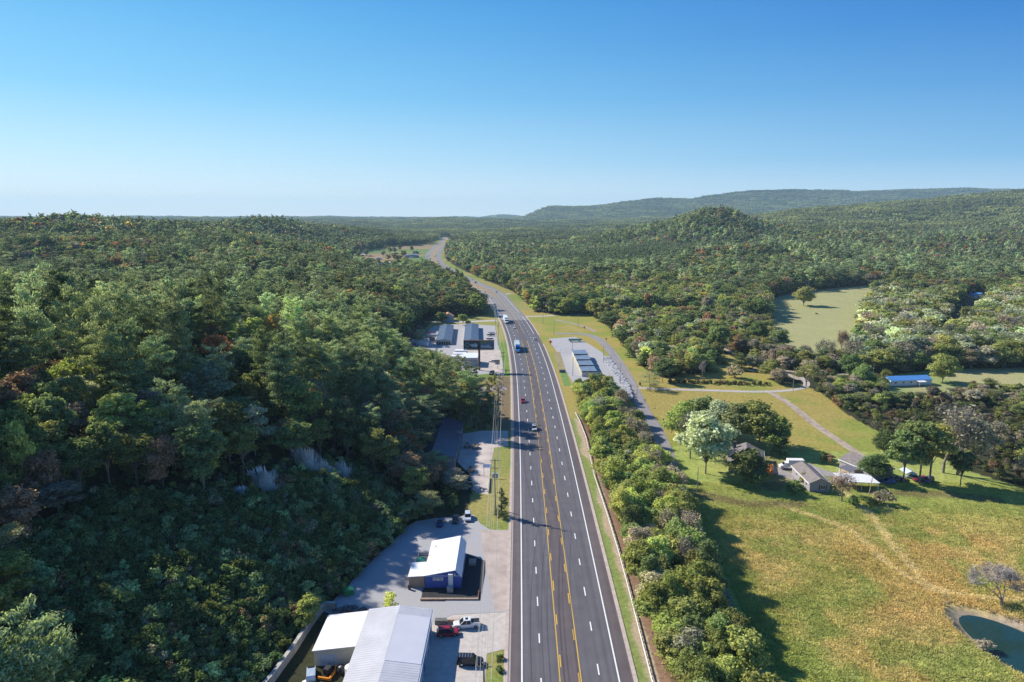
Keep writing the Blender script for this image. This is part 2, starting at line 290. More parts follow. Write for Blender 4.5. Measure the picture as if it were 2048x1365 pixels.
# ------------------------------------------------------------------ ground sheet
def mixc(a, b, t): return a*(1-t[:, None])+np.asarray(b)[None, :]*t[:, None]
def ground_colour(x, y):
    n1 = fbm(x, y, 14, 41, 4); n2 = fbm(x, y, 3.2, 57, 3); n3 = fbm(x, y, 60, 71, 3); n4 = fbm(x, y, 1.1, 91, 2)
    c = np.tile(np.array([0.040, 0.042, 0.020]), (len(x), 1)); c *= (0.7+0.6*n1)[:, None]
    far = sst(1200, 2400, y); c = mixc(c, (0.030, 0.043, 0.018), far)
    def put(mask, col): c[mask] = col[mask] if isinstance(col, np.ndarray) and col.ndim == 2 else np.asarray(col)
    grass = mixc(np.tile(np.array([0.13, 0.20, 0.035]), (len(x), 1)), (0.26, 0.23, 0.075), sst(0.38, 0.62, 0.6*n3+0.4*n1))
    d = np.abs(x-XC(y))-hw(y)
    put((d < 26) & (d > -2) & (y > 240) & (y < 2600) & (x < XC(y)), grass*0.9)
    put((d < 12) & (y < 1200), grass)
    put((d < 9) & (y > 560), mixc(grass, (0.2, 0.2, 0.07), n1))
    dirt = np.tile(np.array([0.23, 0.17, 0.115]), (len(x), 1))*(0.75+0.5*n2)[:, None]
    gold = mixc(mixc(np.tile(np.array([0.15, 0.225, 0.035]), (len(x), 1)), (0.30, 0.235, 0.07), sst(0.40, 0.58, n3*0.5+n1*0.5)), (0.27, 0.225, 0.06), 0.45+0*x)
    for P in (CORR, STRIP): put(inpoly(x, y, P), gold)
    put(inpoly(x, y, GRASSL), grass)
    # tall meadow: green near the houses and the lane, dry and rusty patches in the middle
    me = inpoly(x, y, MEADOW)
    dry = sst(0.36, 0.62, 0.45*n1+0.25*n3+0.3*n2)
    dryw = (0.30+0.70*dry)*sst(48, 62, x+(n3-.5)*14)*(0.25+0.75*(1-sst(166, 188, y+(n1-.5)*22)))
    mc = mixc(np.tile(np.array([0.135, 0.175, 0.038]), (len(x), 1)), (0.255, 0.215, 0.085), 0.12+dryw*0.86)
    rust = sst(0.52, 0.66, fbm(x+40, y, 22, 133, 4))*sst(58, 80, x)*(1-sst(165, 178, y)); mc = mixc(mc, (0.26, 0.18, 0.07), rust*0.5); gr = sst(.55, .68, fbm(x, y+90, 9, 233, 3)); mc = mixc(mc, (0.135, 0.175, 0.045), gr*.5)
    mc *= (0.74+0.34*n2+0.2*n4)[:, None]
    for T in (WP([(1560,1010),(1700,1060),(1790,1140),(1860,1180),(1960,1196),(2048,1201)], -3), WP([(1690,985),(1740,1030),(1800,1110),(1850,1165),(1890,1185)], -3)):
        mc = mixc(mc, (0.34, 0.29, 0.15), 0.7*(1-sst(0.5, 1.5, seg_d(x, y, T)+(n2-.5)*1.5)))
    mc *= 1.55; put(me, mc)
    put(inpoly(x, y, FIELD), mixc(np.tile(np.array([0.27, 0.275, 0.115]), (len(x), 1)), (0.31, 0.29, 0.14), n1)*(0.9+0.2*n2)[:, None])
    put(inpoly(x, y, SMALLF), mixc(np.tile(np.array([0.23, 0.27, 0.10]), (len(x), 1)), (0.31, 0.29, 0.14), sst(.3,.6,n1)))
    put(inpoly(x, y, SHADYF), (0.07, 0.06, 0.035))  # shadow lying on this clearing, painted into the soil colour
    for P in (FARF, FARF2): put(inpoly(x, y, P), mixc(np.tile(np.array([0.11, 0.17, 0.045]), (len(x), 1)), (0.24, 0.17, 0.09), sst(.45, .55, fbm(x, y, 120, 333, 2))))
    # trodden and muddy places
    for T, w in ((WP([(1440,905),(1540,975),(1580,940),(1500,900)], -3), 3.5), (WP([(1640,945),(1740,985),(1900,990),(1990,1000)], -3), 2.0), (WP([(1395,990),(1500,1010),(1600,1010)], -3), 3.0)):
        q = (1-sst(w*0.4, w*1.3, seg_d(x, y, T)+(n1-.5)*4))*me; c[:] = mixc(c, (0.16, 0.115, 0.07), q*0.6)
    qq = ((x-101.5)*0.94+(y-116)*0.33)**2/8.0**2+((y-116)*0.94-(x-101.5)*0.33)**2/18.5**2
    c[:] = mixc(c, (0.30, 0.245, 0.18), (1-sst(0.9, 1.35, qq+(n2-.5)*.7-.25*sst(100,104,x)))*me)
    # right verge: gutter grass, bare red bank below the guardrail
    bank = (x > 22.5) & (x < 30.5) & (y < 262); put(bank, mixc(dirt, (0.22, 0.12, 0.08), n1))
    vg = (x > XC(y)+hw(y)) & (x < XC(y)+hw(y)+4.6) & (y < 262); put(vg, mixc(np.tile(np.array([0.17, 0.21, 0.06]), (len(x), 1)), (0.36, 0.28, 0.19), sst(-.1, .4, (x-XC(y)-hw(y)-2.4)*0.35+(n1-.5)*2)))
    bk = (y > 425) & (y < 490) & (x < -64) & (x > -84); put(bk, (0.13, 0.075, 0.05))
    wl = (y > 247) & (y < 335) & (x > -13) & (x < -1); put(wl, mixc(grass*0.8, (0.16, 0.12, 0.07), sst(-4, -8, -np.abs(x+9)-3)))
    return np.clip(c*1.15, 0.004, 1)
def build_ground():
    r = [42.0]
    while r[-1] < 11000: r.append(r[-1]*1.0065+0.02)
    r = np.array(r); a = np.concatenate([np.linspace(-180, -50, 14)[:-1], np.linspace(-50, -39, 12)[:-1], np.arange(-39, 39, 0.17), np.linspace(39, 50, 12), np.linspace(50, 180, 14)[1:]])
    A, Rr = np.meshgrid(np.radians(a), r); x = (Rr*np.sin(A)).ravel(); y = (Rr*np.cos(A)).ravel(); z = H(x, np.maximum(y, 30))
    na = len(a); nr = len(r)
    # woodland beyond the tree instances: lumpy canopy relief
    i = (np.arange(nr-1)[:, None]*na+np.arange(na-1)[None, :]).ravel()
    F = np.stack([i, i+1, i+na+1, i+na], 1)[:, ::-1]
    V = np.stack([x, y, z], 1); nv = len(V); V = np.vstack([V, [[0, 0, 0]]])
    me = np_mesh('ground', V, F, [])
    bm = bmesh.new(); bm.from_mesh(me); bm.verts.ensure_lookup_table(); ce = bm.verts[nv]
    for k in range(na-1): bm.faces.new((bm.verts[k], ce, bm.verts[k+1])) if False else bm.faces.new((ce, bm.verts[k], bm.verts[k+1]))
    bmesh.ops.recalc_face_normals(bm, faces=bm.faces[:]); bm.to_mesh(me); bm.free()
    col = ground_colour(V[:, 0], np.maximum(V[:, 1], 30)); ca = me.color_attributes.new('soil', 'FLOAT_COLOR', 'POINT')
    ca.data.foreach_set('color', np.concatenate([col, np.ones((len(col), 1))], 1).astype(np.float32).ravel())
    me.polygons.foreach_set('use_smooth', np.ones(len(me.polygons), bool))
    m = bpy.data.materials.new('ground'); m.use_nodes = True; nt = m.node_tree; b = nt.nodes['Principled BSDF']; b.inputs['Roughness'].default_value = 0.95
    b.inputs['Specular IOR Level'].default_value = 0.1
    at = _n(nt, 'ShaderNodeAttribute', attribute_name='soil'); geo = _n(nt, 'ShaderNodeNewGeometry')
    n1 = _n(nt, 'ShaderNodeTexNoise'); n1.inputs['Scale'].default_value = 0.9; n1.inputs['Detail'].default_value = 7; n1.inputs['Roughness'].default_value = 0.75
    nt.links.new(geo.outputs['Position'], n1.inputs['Vector'])
    mr = _n(nt, 'ShaderNodeMapRange'); mr.inputs['From Min'].default_value = 0.3; mr.inputs['From Max'].default_value = 0.7; mr.inputs['To Min'].default_value = 0.62; mr.inputs['To Max'].default_value = 1.38
    nt.links.new(n1.outputs[0], mr.inputs[0]); sc = _n(nt, 'ShaderNodeVectorMath', operation='SCALE')
    nt.links.new(at.outputs['Color'], sc.inputs[0]); nt.links.new(mr.outputs[0], sc.inputs['Scale']); nt.links.new(sc.outputs[0], b.inputs['Base Color'])
    bp = _n(nt, 'ShaderNodeBump'); bp.inputs['Strength'].default_value = 0.5; bp.inputs['Distance'].default_value = 0.25
    nt.links.new(n1.outputs[0], bp.inputs['Height']); nt.links.new(bp.outputs[0], b.inputs['Normal'])
    me.materials.append(m); o = mobj('ground', me); o['kind'] = 'structure'; return o
build_ground()

# ------------------------------------------------------------------ roads
def asphalt(name, c, c2, seam=0.0):
    m = bpy.data.materials.new(name); m.use_nodes = True; nt = m.node_tree; b = nt.nodes['Principled BSDF']; b.inputs['Roughness'].default_value = 0.75
    geo = _n(nt, 'ShaderNodeNewGeometry'); at = _n(nt, 'ShaderNodeAttribute', attribute_name='across')
    sx = _n(nt, 'ShaderNodeSeparateXYZ'); nt.links.new(at.outputs['Vector'], sx.inputs[0])
    cb = _n(nt, 'ShaderNodeCombineXYZ'); mul = _n(nt, 'ShaderNodeMath', operation='MULTIPLY'); mul.inputs[1].default_value = 0.015
    nt.links.new(sx.outputs['X'], cb.inputs['X']); nt.links.new(sx.outputs['Y'], mul.inputs[0]); nt.links.new(mul.outputs[0], cb.inputs['Y'])
    n1 = _n(nt, 'ShaderNodeTexNoise'); n1.inputs['Scale'].default_value = 1.1; n1.inputs['Detail'].default_value = 5; nt.links.new(cb.outputs[0], n1.inputs['Vector'])
    n2 = _n(nt, 'ShaderNodeTexNoise'); n2.inputs['Scale'].default_value = 0.25; n2.inputs['Detail'].default_value = 8; nt.links.new(geo.outputs['Position'], n2.inputs['Vector'])
    ad = _n(nt, 'ShaderNodeMath', operation='MULTIPLY_ADD'); ad.inputs[1].default_value = 0.6; nt.links.new(n1.outputs[0], ad.inputs[0])
    m2 = _n(nt, 'ShaderNodeMath', operation='MULTIPLY'); m2.inputs[1].default_value = 0.4; nt.links.new(n2.outputs[0], m2.inputs[0]); nt.links.new(m2.outputs[0], ad.inputs[2])
    cr = _n(nt, 'ShaderNodeValToRGB'); cr.color_ramp.elements[0].position = 0.36; cr.color_ramp.elements[1].position = 0.64; cr.color_ramp.elements[0].color = (*c, 1); cr.color_ramp.elements[1].color = (*c2, 1)
    nt.links.new(ad.outputs[0], cr.inputs[0]); out = cr.outputs[0]
    if seam:                                                  # wheel tracks worn along each lane, browner shoulders beyond the edge lines
        ab = _n(nt, 'ShaderNodeMath', operation='ABSOLUTE'); nt.links.new(sx.outputs['X'], ab.inputs[0])
        dv = _n(nt, 'ShaderNodeMath', operation='PINGPONG'); dv.inputs[1].default_value = 0.85; nt.links.new(sx.outputs['X'], dv.inputs[0])
        mr = _n(nt, 'ShaderNodeMapRange'); mr.inputs['From Max'].default_value = 0.85; mr.inputs['To Min'].default_value = 0.93; mr.inputs['To Max'].default_value = 1.06; nt.links.new(dv.outputs[0], mr.inputs[0])
        sc = _n(nt, 'ShaderNodeVectorMath', operation='SCALE'); nt.links.new(out, sc.inputs[0]); nt.links.new(mr.outputs[0], sc.inputs['Scale'])
        g = _n(nt, 'ShaderNodeMath', operation='GREATER_THAN'); g.inputs[1].default_value = 8.75; nt.links.new(ab.outputs[0], g.inputs[0])
        sh = _n(nt, 'ShaderNodeVectorMath', operation='MULTIPLY'); sh.inputs[1].default_value = (1.02, 0.87, 0.80); nt.links.new(out, sh.inputs[0])
        g2 = _n(nt, 'ShaderNodeMath', operation='LESS_THAN'); g2.inputs[1].default_value = 1.5; nt.links.new(ab.outputs[0], g2.inputs[0])
        gg = _n(nt, 'ShaderNodeMath', operation='MAXIMUM'); nt.links.new(g.outputs[0], gg.inputs[0]); nt.links.new(g2.outputs[0], gg.inputs[1])
        mx = _n(nt, 'ShaderNodeMix', data_type='RGBA'); nt.links.new(gg.outputs[0], mx.inputs[0]); nt.links.new(sc.outputs[0], mx.inputs[6]); nt.links.new(sh.outputs[0], mx.inputs[7]); out = mx.outputs[2]
    nt.links.new(out, b.inputs['Base Color']); MATS[name] = m; return m
def offset_line(pts, o):
    out = []
    for k in range(len(pts)):
        a = pts[max(k-1, 0)]; b = pts[min(k+1, len(pts)-1)]; dx, dy = b[0]-a[0], b[1]-a[1]; l = math.hypot(dx, dy)
        out.append((pts[k][0]+dy/l*o, pts[k][1]-dx/l*o))
    return out
def resample(pts, step):
    out = [pts[0]]; 
    for a, b in zip(pts[:-1], pts[1:]):
        n = max(1, int(math.hypot(b[0]-a[0], b[1]-a[1])/step))
        out += [(a[0]+(b[0]-a[0])*i/n, a[1]+(b[1]-a[1])*i/n) for i in range(1, n+1)]
    return out
def smooth(pts, it=3):
    for _ in range(it):
        q = [pts[0]]
        for a, b in zip(pts[:-1], pts[1:]): q += [(a[0]*.75+b[0]*.25, a[1]*.75+b[1]*.25), (a[0]*.25+b[0]*.75, a[1]*.25+b[1]*.75)]
        pts = q+[pts[-1]]
    return pts
def ribbon(name, pts, o0, o1, z, mat, kind='structure', drape=True, cols=None):
    """a strip from offset o0 to o1 (right positive) of a centre line, laid z above the ground"""
    if cols is None: cols = max(1, int(abs(o1-o0)/3)) if drape else 1
    os_ = [o0+(o1-o0)*i/cols for i in range(cols+1)]; L = [offset_line(pts, o) for o in os_]
    xs = np.array([[p[0] for p in l] for l in L]).T; ys = np.array([[p[1] for p in l] for l in L]).T
    zs = (H(xs.ravel(), ys.ravel()).reshape(xs.shape) if drape else 0*xs)+z
    V = np.stack([xs.ravel(), ys.ravel(), zs.ravel()], 1); n = cols+1
    i = (np.arange(len(pts)-1)[:, None]*n+np.arange(cols)[None, :]).ravel(); F = np.stack([i, i+1, i+n+1, i+n], 1)
    me = np_mesh(name, V, F, [mat]); cum = np.concatenate([[0], np.cumsum([math.hypot(b[0]-a[0], b[1]-a[1]) for a, b in zip(pts[:-1], pts[1:])])])
    at = me.attributes.new('across', 'FLOAT_VECTOR', 'POINT'); A = np.zeros(V.shape, np.float32); A[:, 0] = np.tile(os_, len(pts)); A[:, 1] = np.repeat(cum, n)
    at.data.foreach_set('vector', A.ravel()); o = mobj(name, me); o['kind'] = kind; return o
CL = [(float(XC(y)), float(y)) for y in list(np.arange(62, 700, 4))+list(np.arange(700, 2860, 10))]
RD = asphalt('highway_asphalt', (0.080, 0.075, 0.085), (0.122, 0.113, 0.126), seam=1)
OLD = asphalt('far_asphalt', (0.17, 0.16, 0.157), (0.23, 0.215, 0.21))
LANE = asphalt('lane_asphalt', (0.20, 0.18, 0.18), (0.29, 0.265, 0.265))
WHITE = M('white_paint', (0.78, 0.78, 0.76), 0.6, var=0.08); YELLOW = M('yellow_paint', (0.62, 0.38, 0.05), 0.6, var=0.1)
CONC = M('kerb_concrete', (0.46, 0.38, 0.33), 0.85, var=0.14, scale=0.8)
k1 = next(i for i, p in enumerate(CL) if p[1] > 520); k2 = next(i for i, p in enumerate(CL) if p[1] > 655)
ribbon('road', CL[:k1+1], -11, 11, 0.05, RD, cols=10)
ribbon('road', CL[k1:k2+1], -11, 11, 0.05, OLD, cols=10)
def far_ribbon(name, side):
    P = CL[k2:]; n = len(P)
    A = [(p[0]+side*float(hw(p[1])), p[1]) for p in P]; B = []
    for p in P:
        w = float(11-1.2*sst(655, 740, p[1])); B.append((p[0]+side*(float(hw(p[1]))-w), p[1]))
    V = []; [V.extend([(a[0], a[1], 0.05), (b[0], b[1], 0.05)]) for a, b in zip(A, B)]
    V = [(x, y, z+Hs(x, y)) for x, y, z in V]; F = [(2*i, 2*i+1, 2*i+3, 2*i+2) for i in range(n-1)]
    me = np_mesh(name, V, F, [OLD]); at = me.attributes.new('across', 'FLOAT_VECTOR', 'POINT'); Q = np.zeros((len(V), 3), np.float32); Q[:, 0] = [v[0] for v in V]; Q[:, 1] = [v[1] for v in V]
    at.data.foreach_set('vector', Q.ravel()); o = mobj(name, me); o['kind'] = 'structure'
far_ribbon('road', -1); far_ribbon('road', 1)
MEDIAN = M('median_grass', (0.27, 0.19, 0.10), 0.95, var=0.3, scale=0.3)
P = CL[k2:]; V = []
for p in P:
    w = float(hw(p[1])-(11-1.2*sst(655, 740, p[1])))+0.2; V += [(p[0]-w, p[1], 0.035), (p[0]+w, p[1], 0.035)]
me = np_mesh('median', [(x, y, z+Hs(x, y)) for x, y, z in V], [(2*i, 2*i+1, 2*i+3, 2*i+2) for i in range(len(P)-1)], [MEDIAN]); o = mobj('median', me); o['kind'] = 'structure'
# kerb and gutter: a real step
def kerb(pts, o0, o1, h=0.14, name='kerb'):
    a = offset_line(pts, o0); b = offset_line(pts, o1); mb = MB(); V = []
    for (ax, ay), (bx, by) in zip(a, b): V += [(ax, ay, 0.0), (ax, ay, h), (bx, by, h), (bx, by, 0.0)]
    F = [(4*i+j, 4*i+j+1, 4*i+j+5, 4*i+j+4) for i in range(len(pts)-1) for j in range(3)]
    mb.add(V, F); o = struct(name, mb, CONC); return o
kerb(CL[:k2], -11.75, -11.0); kerb([p for p in CL if p[1] < 425], 11.0, 11.75); kerb([p for p in CL if 452 < p[1] < 545], 11.0, 11.75)
ribbon('gutter', CL[:k2], -11.0, -10.55, 0.058, M('gutter_concrete', (0.36, 0.30, 0.27), 0.85), drape=False)
# painted lines
def line(mat, o, w, y0, y1, z=0.062, name='road_marking'):
    ribbon(name, [p for p in CL if y0 <= p[1] <= y1], o-w/2, o+w/2, z, mat, drape=False)
line(WHITE, -8.5, 0.26, 62, 1000); line(WHITE, 8.5, 0.26, 62, 428); line(WHITE, 8.5, 0.26, 455, 545); line(WHITE, 8.5, 0.22, 560, 900)
for s in (-1, 1):
    line(YELLOW, s*1.85, 0.19, 62, 437); line(YELLOW, s*1.85, 0.19, 462, 700)
def dashes(mat, offs, pitch, length, w, y0, y1, name='road_marking'):
    D = resample([p for p in CL if y0 <= p[1] <= y1], 0.5); cum = [0]
    for a, b in zip(D[:-1], D[1:]): cum.append(cum[-1]+math.hypot(b[0]-a[0], b[1]-a[1]))
    cum = np.array(cum)
    for o, ph in offs:
        L = offset_line(D, o-w/2); R = offset_line(D, o+w/2); mb = MB(); s = ph
        while s+length < cum[-1]:
            i, j = int(np.searchsorted(cum, s)), int(np.searchsorted(cum, s+length))
            mb.add([(*L[i], 0.066), (*R[i], 0.066), (*R[j], 0.066), (*L[j], 0.066)], [(0, 1, 2, 3)]); s += pitch
        struct(name, mb, mat)
dashes(WHITE, [(-5.15, 3), (5.15, 7)], 12.9, 3.1, 0.24, 62, 900)
dashes(YELLOW, [(-1.5, 9), (1.5, 4)], 12.9, 3.6, 0.22, 62, 437)

# service road, drives, lots
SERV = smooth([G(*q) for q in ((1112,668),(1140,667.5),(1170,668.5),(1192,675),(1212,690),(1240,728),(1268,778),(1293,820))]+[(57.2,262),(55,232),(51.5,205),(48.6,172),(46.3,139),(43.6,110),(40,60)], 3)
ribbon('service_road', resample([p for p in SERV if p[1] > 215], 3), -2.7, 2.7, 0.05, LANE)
ribbon('lane', resample([p for p in SERV if p[1] <= 217], 3), -2.0, 2.0, 0.052, M('shaded_lane', (0.13,0.125,0.13), .95, scale=.8, c2=(0.20,0.185,0.18)))  # tree shade over the lane is put into its darker colour
GRAV = M('gravel', (0.33, 0.325, 0.335), 0.95, scale=7.0, c2=(0.42, 0.41, 0.415)); PALEG = M('pale_gravel', (0.42, 0.375, 0.33), 0.95, var=0.15, scale=0.3, c2=(0.55, 0.47, 0.40))
DIRTR = M('dirt_track', (0.34, 0.26, 0.19), 0.95, var=0.25, scale=0.4, c2=(0.45, 0.37, 0.29)); PADC = M('concrete_pad', (0.46, 0.41, 0.375), 0.9, var=0.1, scale=0.9, c2=(0.54, 0.49, 0.44))
def drive(pts, w, mat, z=0.045, name='driveway', gz=0.0, px=True):
    P = smooth([G(a, b, gz) for a, b in pts] if px else pts, 3); return ribbon(name, resample(P, 2.5), -w/2, w/2, z, mat, cols=max(1, int(w/2)))
drive([(1264,774),(1330,777),(1420,779),(1520,782),(1600,778),(1618,768),(1600,755)], 3.0, M('pale_drive', (0.42, 0.38, 0.34), 0.9, scale=.4))
drive([(1540,782),(1580,800),(1640,842),(1700,880),(1738,905)], 3.4, DIRTR, z=0.055)
drive([(1738,903),(1715,925),(1690,945),(1700,950)], 8.0, M('sandy_yard', (0.47, 0.36, 0.25), 0.95, scale=.3), z=0.075)
drive([(1375,655),(1420,686),(1500,722),(1560,742),(1600,760)], 3.4, DIRTR, z=0.06)
drive([(1556,741),(1620,747),(1700,750),(1745,744)], 3.2, DIRTR, z=0.07)
drive([(1050,633.5),(1090,633),(1130,629),(1190,629)], 5.0, M('pale_drive', (0.4,0.36,0.33)), z=0.04)
drive([(1000,590),(1015,588.5),(1022,587.5)], 5.0, M('pale_drive', (0.4,0.36,0.33)), z=0.04)
drive([(1110,640),(1140,646),(1175,655),(1190,664)], 3.0, M('worn_tar', (0.30,0.25,0.22), c2=(0.38,0.31,0.27), scale=.3), z=0.04)
drive([(992,641.5),(960,643),(900,645),(868,643)], 7.0, M('pale_drive', (0.4,0.36,0.33)), z=0.04)
drive([(1012,776),(985,777),(950,783)], 9.0, M('worn_tar', (0.30,0.25,0.22)), z=0.03)
drive([(1570,940),(1600,925),(1640,945),(1690,955)], 5.0, M('grey_yard', (0.30,0.27,0.25), scale=.4), z=0.045, gz=-3)
drive([(1510,925),(1560,945),(1600,960)], 5.0, M('grey_yard', (0.30,0.27,0.25)), z=0.05, gz=-3)
drive([(712,540),(714,528),(722,515),(733,503)], 9.0, M('pale_drive', (0.4,0.36,0.33)), z=0.1)
def lot(name, P, mat, z):
    mb = MB(); mb.add([(x, y, z) for x, y in P], [tuple(range(len(P)))]); o = mobj(name, mb.mesh(name, mat)); o['kind'] = 'structure'
    bm = bmesh.new(); bm.from_mesh(o.data); bmesh.ops.triangulate(bm, faces=bm.faces); 
    for f in bm.faces:
        if f.normal.z < 0: f.normal_flip()
    bm.to_mesh(o.data); bm.free(); return o
lot('gravel_lot', [(-28,121.5),(-39.3,128)]+LOT_A[4:-4]+[(KX(164),164),(KX(150),150),(KX(138),138),(KX(127.5),127.5),(-12,126.5),(-16,122.6)], GRAV, 0.03)
lot('dirt_verge', [(-8.2,164.5),(KX(164.5),164.5),(KX(150),150),(KX(138),138),(KX(128),128),(-3.4,127.6),(-5.2,140),(-6.8,152)], M('pinkish_dirt', (0.40,0.315,0.27), 0.95, var=.15, scale=.25, c2=(0.50,0.42,0.37)), 0.036)
lot('concrete_yard', [(-16,122.6),(-12,126.4),(KX(127.4),127.4),(KX(115.2),115.2),(-3.0,114.6),(-4.7,113.9),(-4.7,60),(-16,60)], PADC, 0.034)
lot('concrete_lot', LOT_B, M('worn_concrete', (0.45,0.37,0.33), 0.9, var=.12, scale=.25, c2=(0.56,0.49,0.44)), 0.03)
lot('gravel_yard', LOT_C, GRAV, 0.03)
lot('tan_yard', WP([(935,702),(1000,700),(1008,738),(1009,750),(960,742),(925,738)]), PALEG, 0.036)
lot('storage_yard', WP([(1098,678),(1150,674),(1180,690),(1205,706),(1232,742),(1262,790),(1252,800),(1225,790),(1205,770),(1150,772),(1133,745),(1120,712),(1104,690)]), GRAV, 0.03)
lot('grass_verge', WP([(1107,706),(1120,704),(1131,738),(1118,742)]), M('dry_grass', (0.26,0.21,0.10), .95, var=.2, scale=.3), 0.036)
lot('grass_verge', WP([(1119,742),(1131,740),(1142,772),(1128,772)]), M('lawn', (0.12,0.22,0.04), .95, var=.2, scale=.3), 0.036)
# pond water
mb = MB(); n = 28; pts = [(101.5+7.3*0.94*math.cos(t)-17.2*0.33*math.sin(t), 116+7.3*0.33*math.cos(t)+17.2*0.94*math.sin(t)) for t in np.linspace(0, 2*math.pi, n, endpoint=False)]
WATER = bpy.data.materials.new('pond_water'); WATER.use_nodes = True; b_ = WATER.node_tree.nodes['Principled BSDF']; b_.inputs['Base Color'].default_value = (0.014, 0.045, 0.038, 1); b_.inputs['Roughness'].default_value = 0.12
mb.add([(x, y, -3.75) for x, y in pts], [tuple(range(n))]); struct('pond_water', mb, WATER)
# ------------------------------------------------------------------ tree shapes (V, F quads)
def quads(C, N, a, b, rng, up=None):
    n = len(C); N = N/np.maximum(np.linalg.norm(N, axis=1, keepdims=True), 1e-6)
    T = rng.normal(size=(n, 3)) if up is None else up+rng.normal(size=(n, 3))*0.25
    T = T-N*(T*N).sum(1, keepdims=True); T /= np.maximum(np.linalg.norm(T, axis=1, keepdims=True), 1e-6); B = np.cross(N, T)
    a = (a*rng.uniform(0.6, 1.3, n))[:, None]/2; b = (b*rng.uniform(0.6, 1.3, n))[:, None]/2
    V = np.stack([C-T*a-B*b, C+T*a-B*b*0.6, C+T*a*1.1+B*b, C-T*a*0.7+B*b*0.8], 1).reshape(-1, 3)
    return V
def qf(V): return np.arange(len(V)).reshape(-1, 4)
def sph(n, rng): d = rng.normal(size=(n, 3)); return d/np.linalg.norm(d, axis=1, keepdims=True)
def tubes(segs, n=5):
    V = []; F = []
    for p0, p1, r0, r1 in segs:
        p0 = np.array(p0, float); p1 = np.array(p1, float); d = p1-p0; l = np.linalg.norm(d)
        if l < 1e-5: continue
        d /= l; a = np.cross(d, [0, 0, 1.0] if abs(d[2]) < .9 else [1.0, 0, 0]); a /= np.linalg.norm(a); b = np.cross(d, a); o = len(V)
        for p, r in ((p0, r0), (p1, r1)):
            for i in range(n): V.append(p+(a*math.cos(2*math.pi*i/n)+b*math.sin(2*math.pi*i/n))*r)
        F += [(o+i, o+(i+1) % n, o+n+(i+1) % n, o+n+i) for i in range(n)]
    return np.array(V), np.array(F)
def broadleaf(seed, Ht, R, nl, ls, cb=0.25, lobes=13, spread=0.6, lr=0.45, up=0.0, sparse=0.0):
    rng = np.random.default_rng(seed); hh = Ht*(1-cb)/2; zc = Ht*(1+cb)/2; i = np.arange(lobes)+.5; ph = np.arccos(1-2*i/lobes); th = math.pi*(1+5**.5)*i+rng.uniform(0, 6)
    D = np.stack([np.cos(th)*np.sin(ph), np.sin(th)*np.sin(ph), np.cos(ph)], 1)+rng.normal(size=(lobes, 3))*.16
    LC = D*np.array([R*spread, R*spread, hh*.74])*rng.uniform(0.7, 1.15, (lobes, 1))+[0, 0, zc]; LR = R*lr*rng.uniform(0.5, 1.2, lobes)
    k = rng.choice(lobes, nl, p=LR**2/np.sum(LR**2)); d = sph(nl, rng); d[:, 2] = np.where(d[:, 2] < -0.45, -d[:, 2], d[:, 2])
    rad = LR[k]*(rng.uniform(0.35, 1.05, nl)**0.5+0.12*rng.exponential(1, nl))*(1+0.25*np.sin(d[:, 0]*7+k)*np.sin(d[:, 1]*6+k*2)); C = LC[k]+d*rad[:, None]*[1, 1, 0.85]
    N = d+rng.normal(size=(nl, 3))*0.6+[0, 0, 0.35]; V = quads(C, N, ls, ls, rng); tr = Ht*.0095
    segs = [((0, 0, -1.0), (0, 0, Ht*cb), tr*1.25, tr), ((0, 0, Ht*cb), (R*0.05, 0, zc), tr, tr*.5)]
    for c, r in zip(LC, LR):
        z0 = Ht*cb*rng.uniform(0.7, 1.2); m = np.array([c[0]*0.45, c[1]*0.45, z0+max(0, c[2]-z0)*0.6]); segs += [((0, 0, z0), m, tr*.5, tr*.35), (m, c, tr*.35, tr*.12)]
        for _ in range(3): segs.append((c, c+sph(1, rng)[0]*r*.95, tr*.18, tr*.05))
    TV, TF = tubes(segs); return V, qf(V), TV, TF
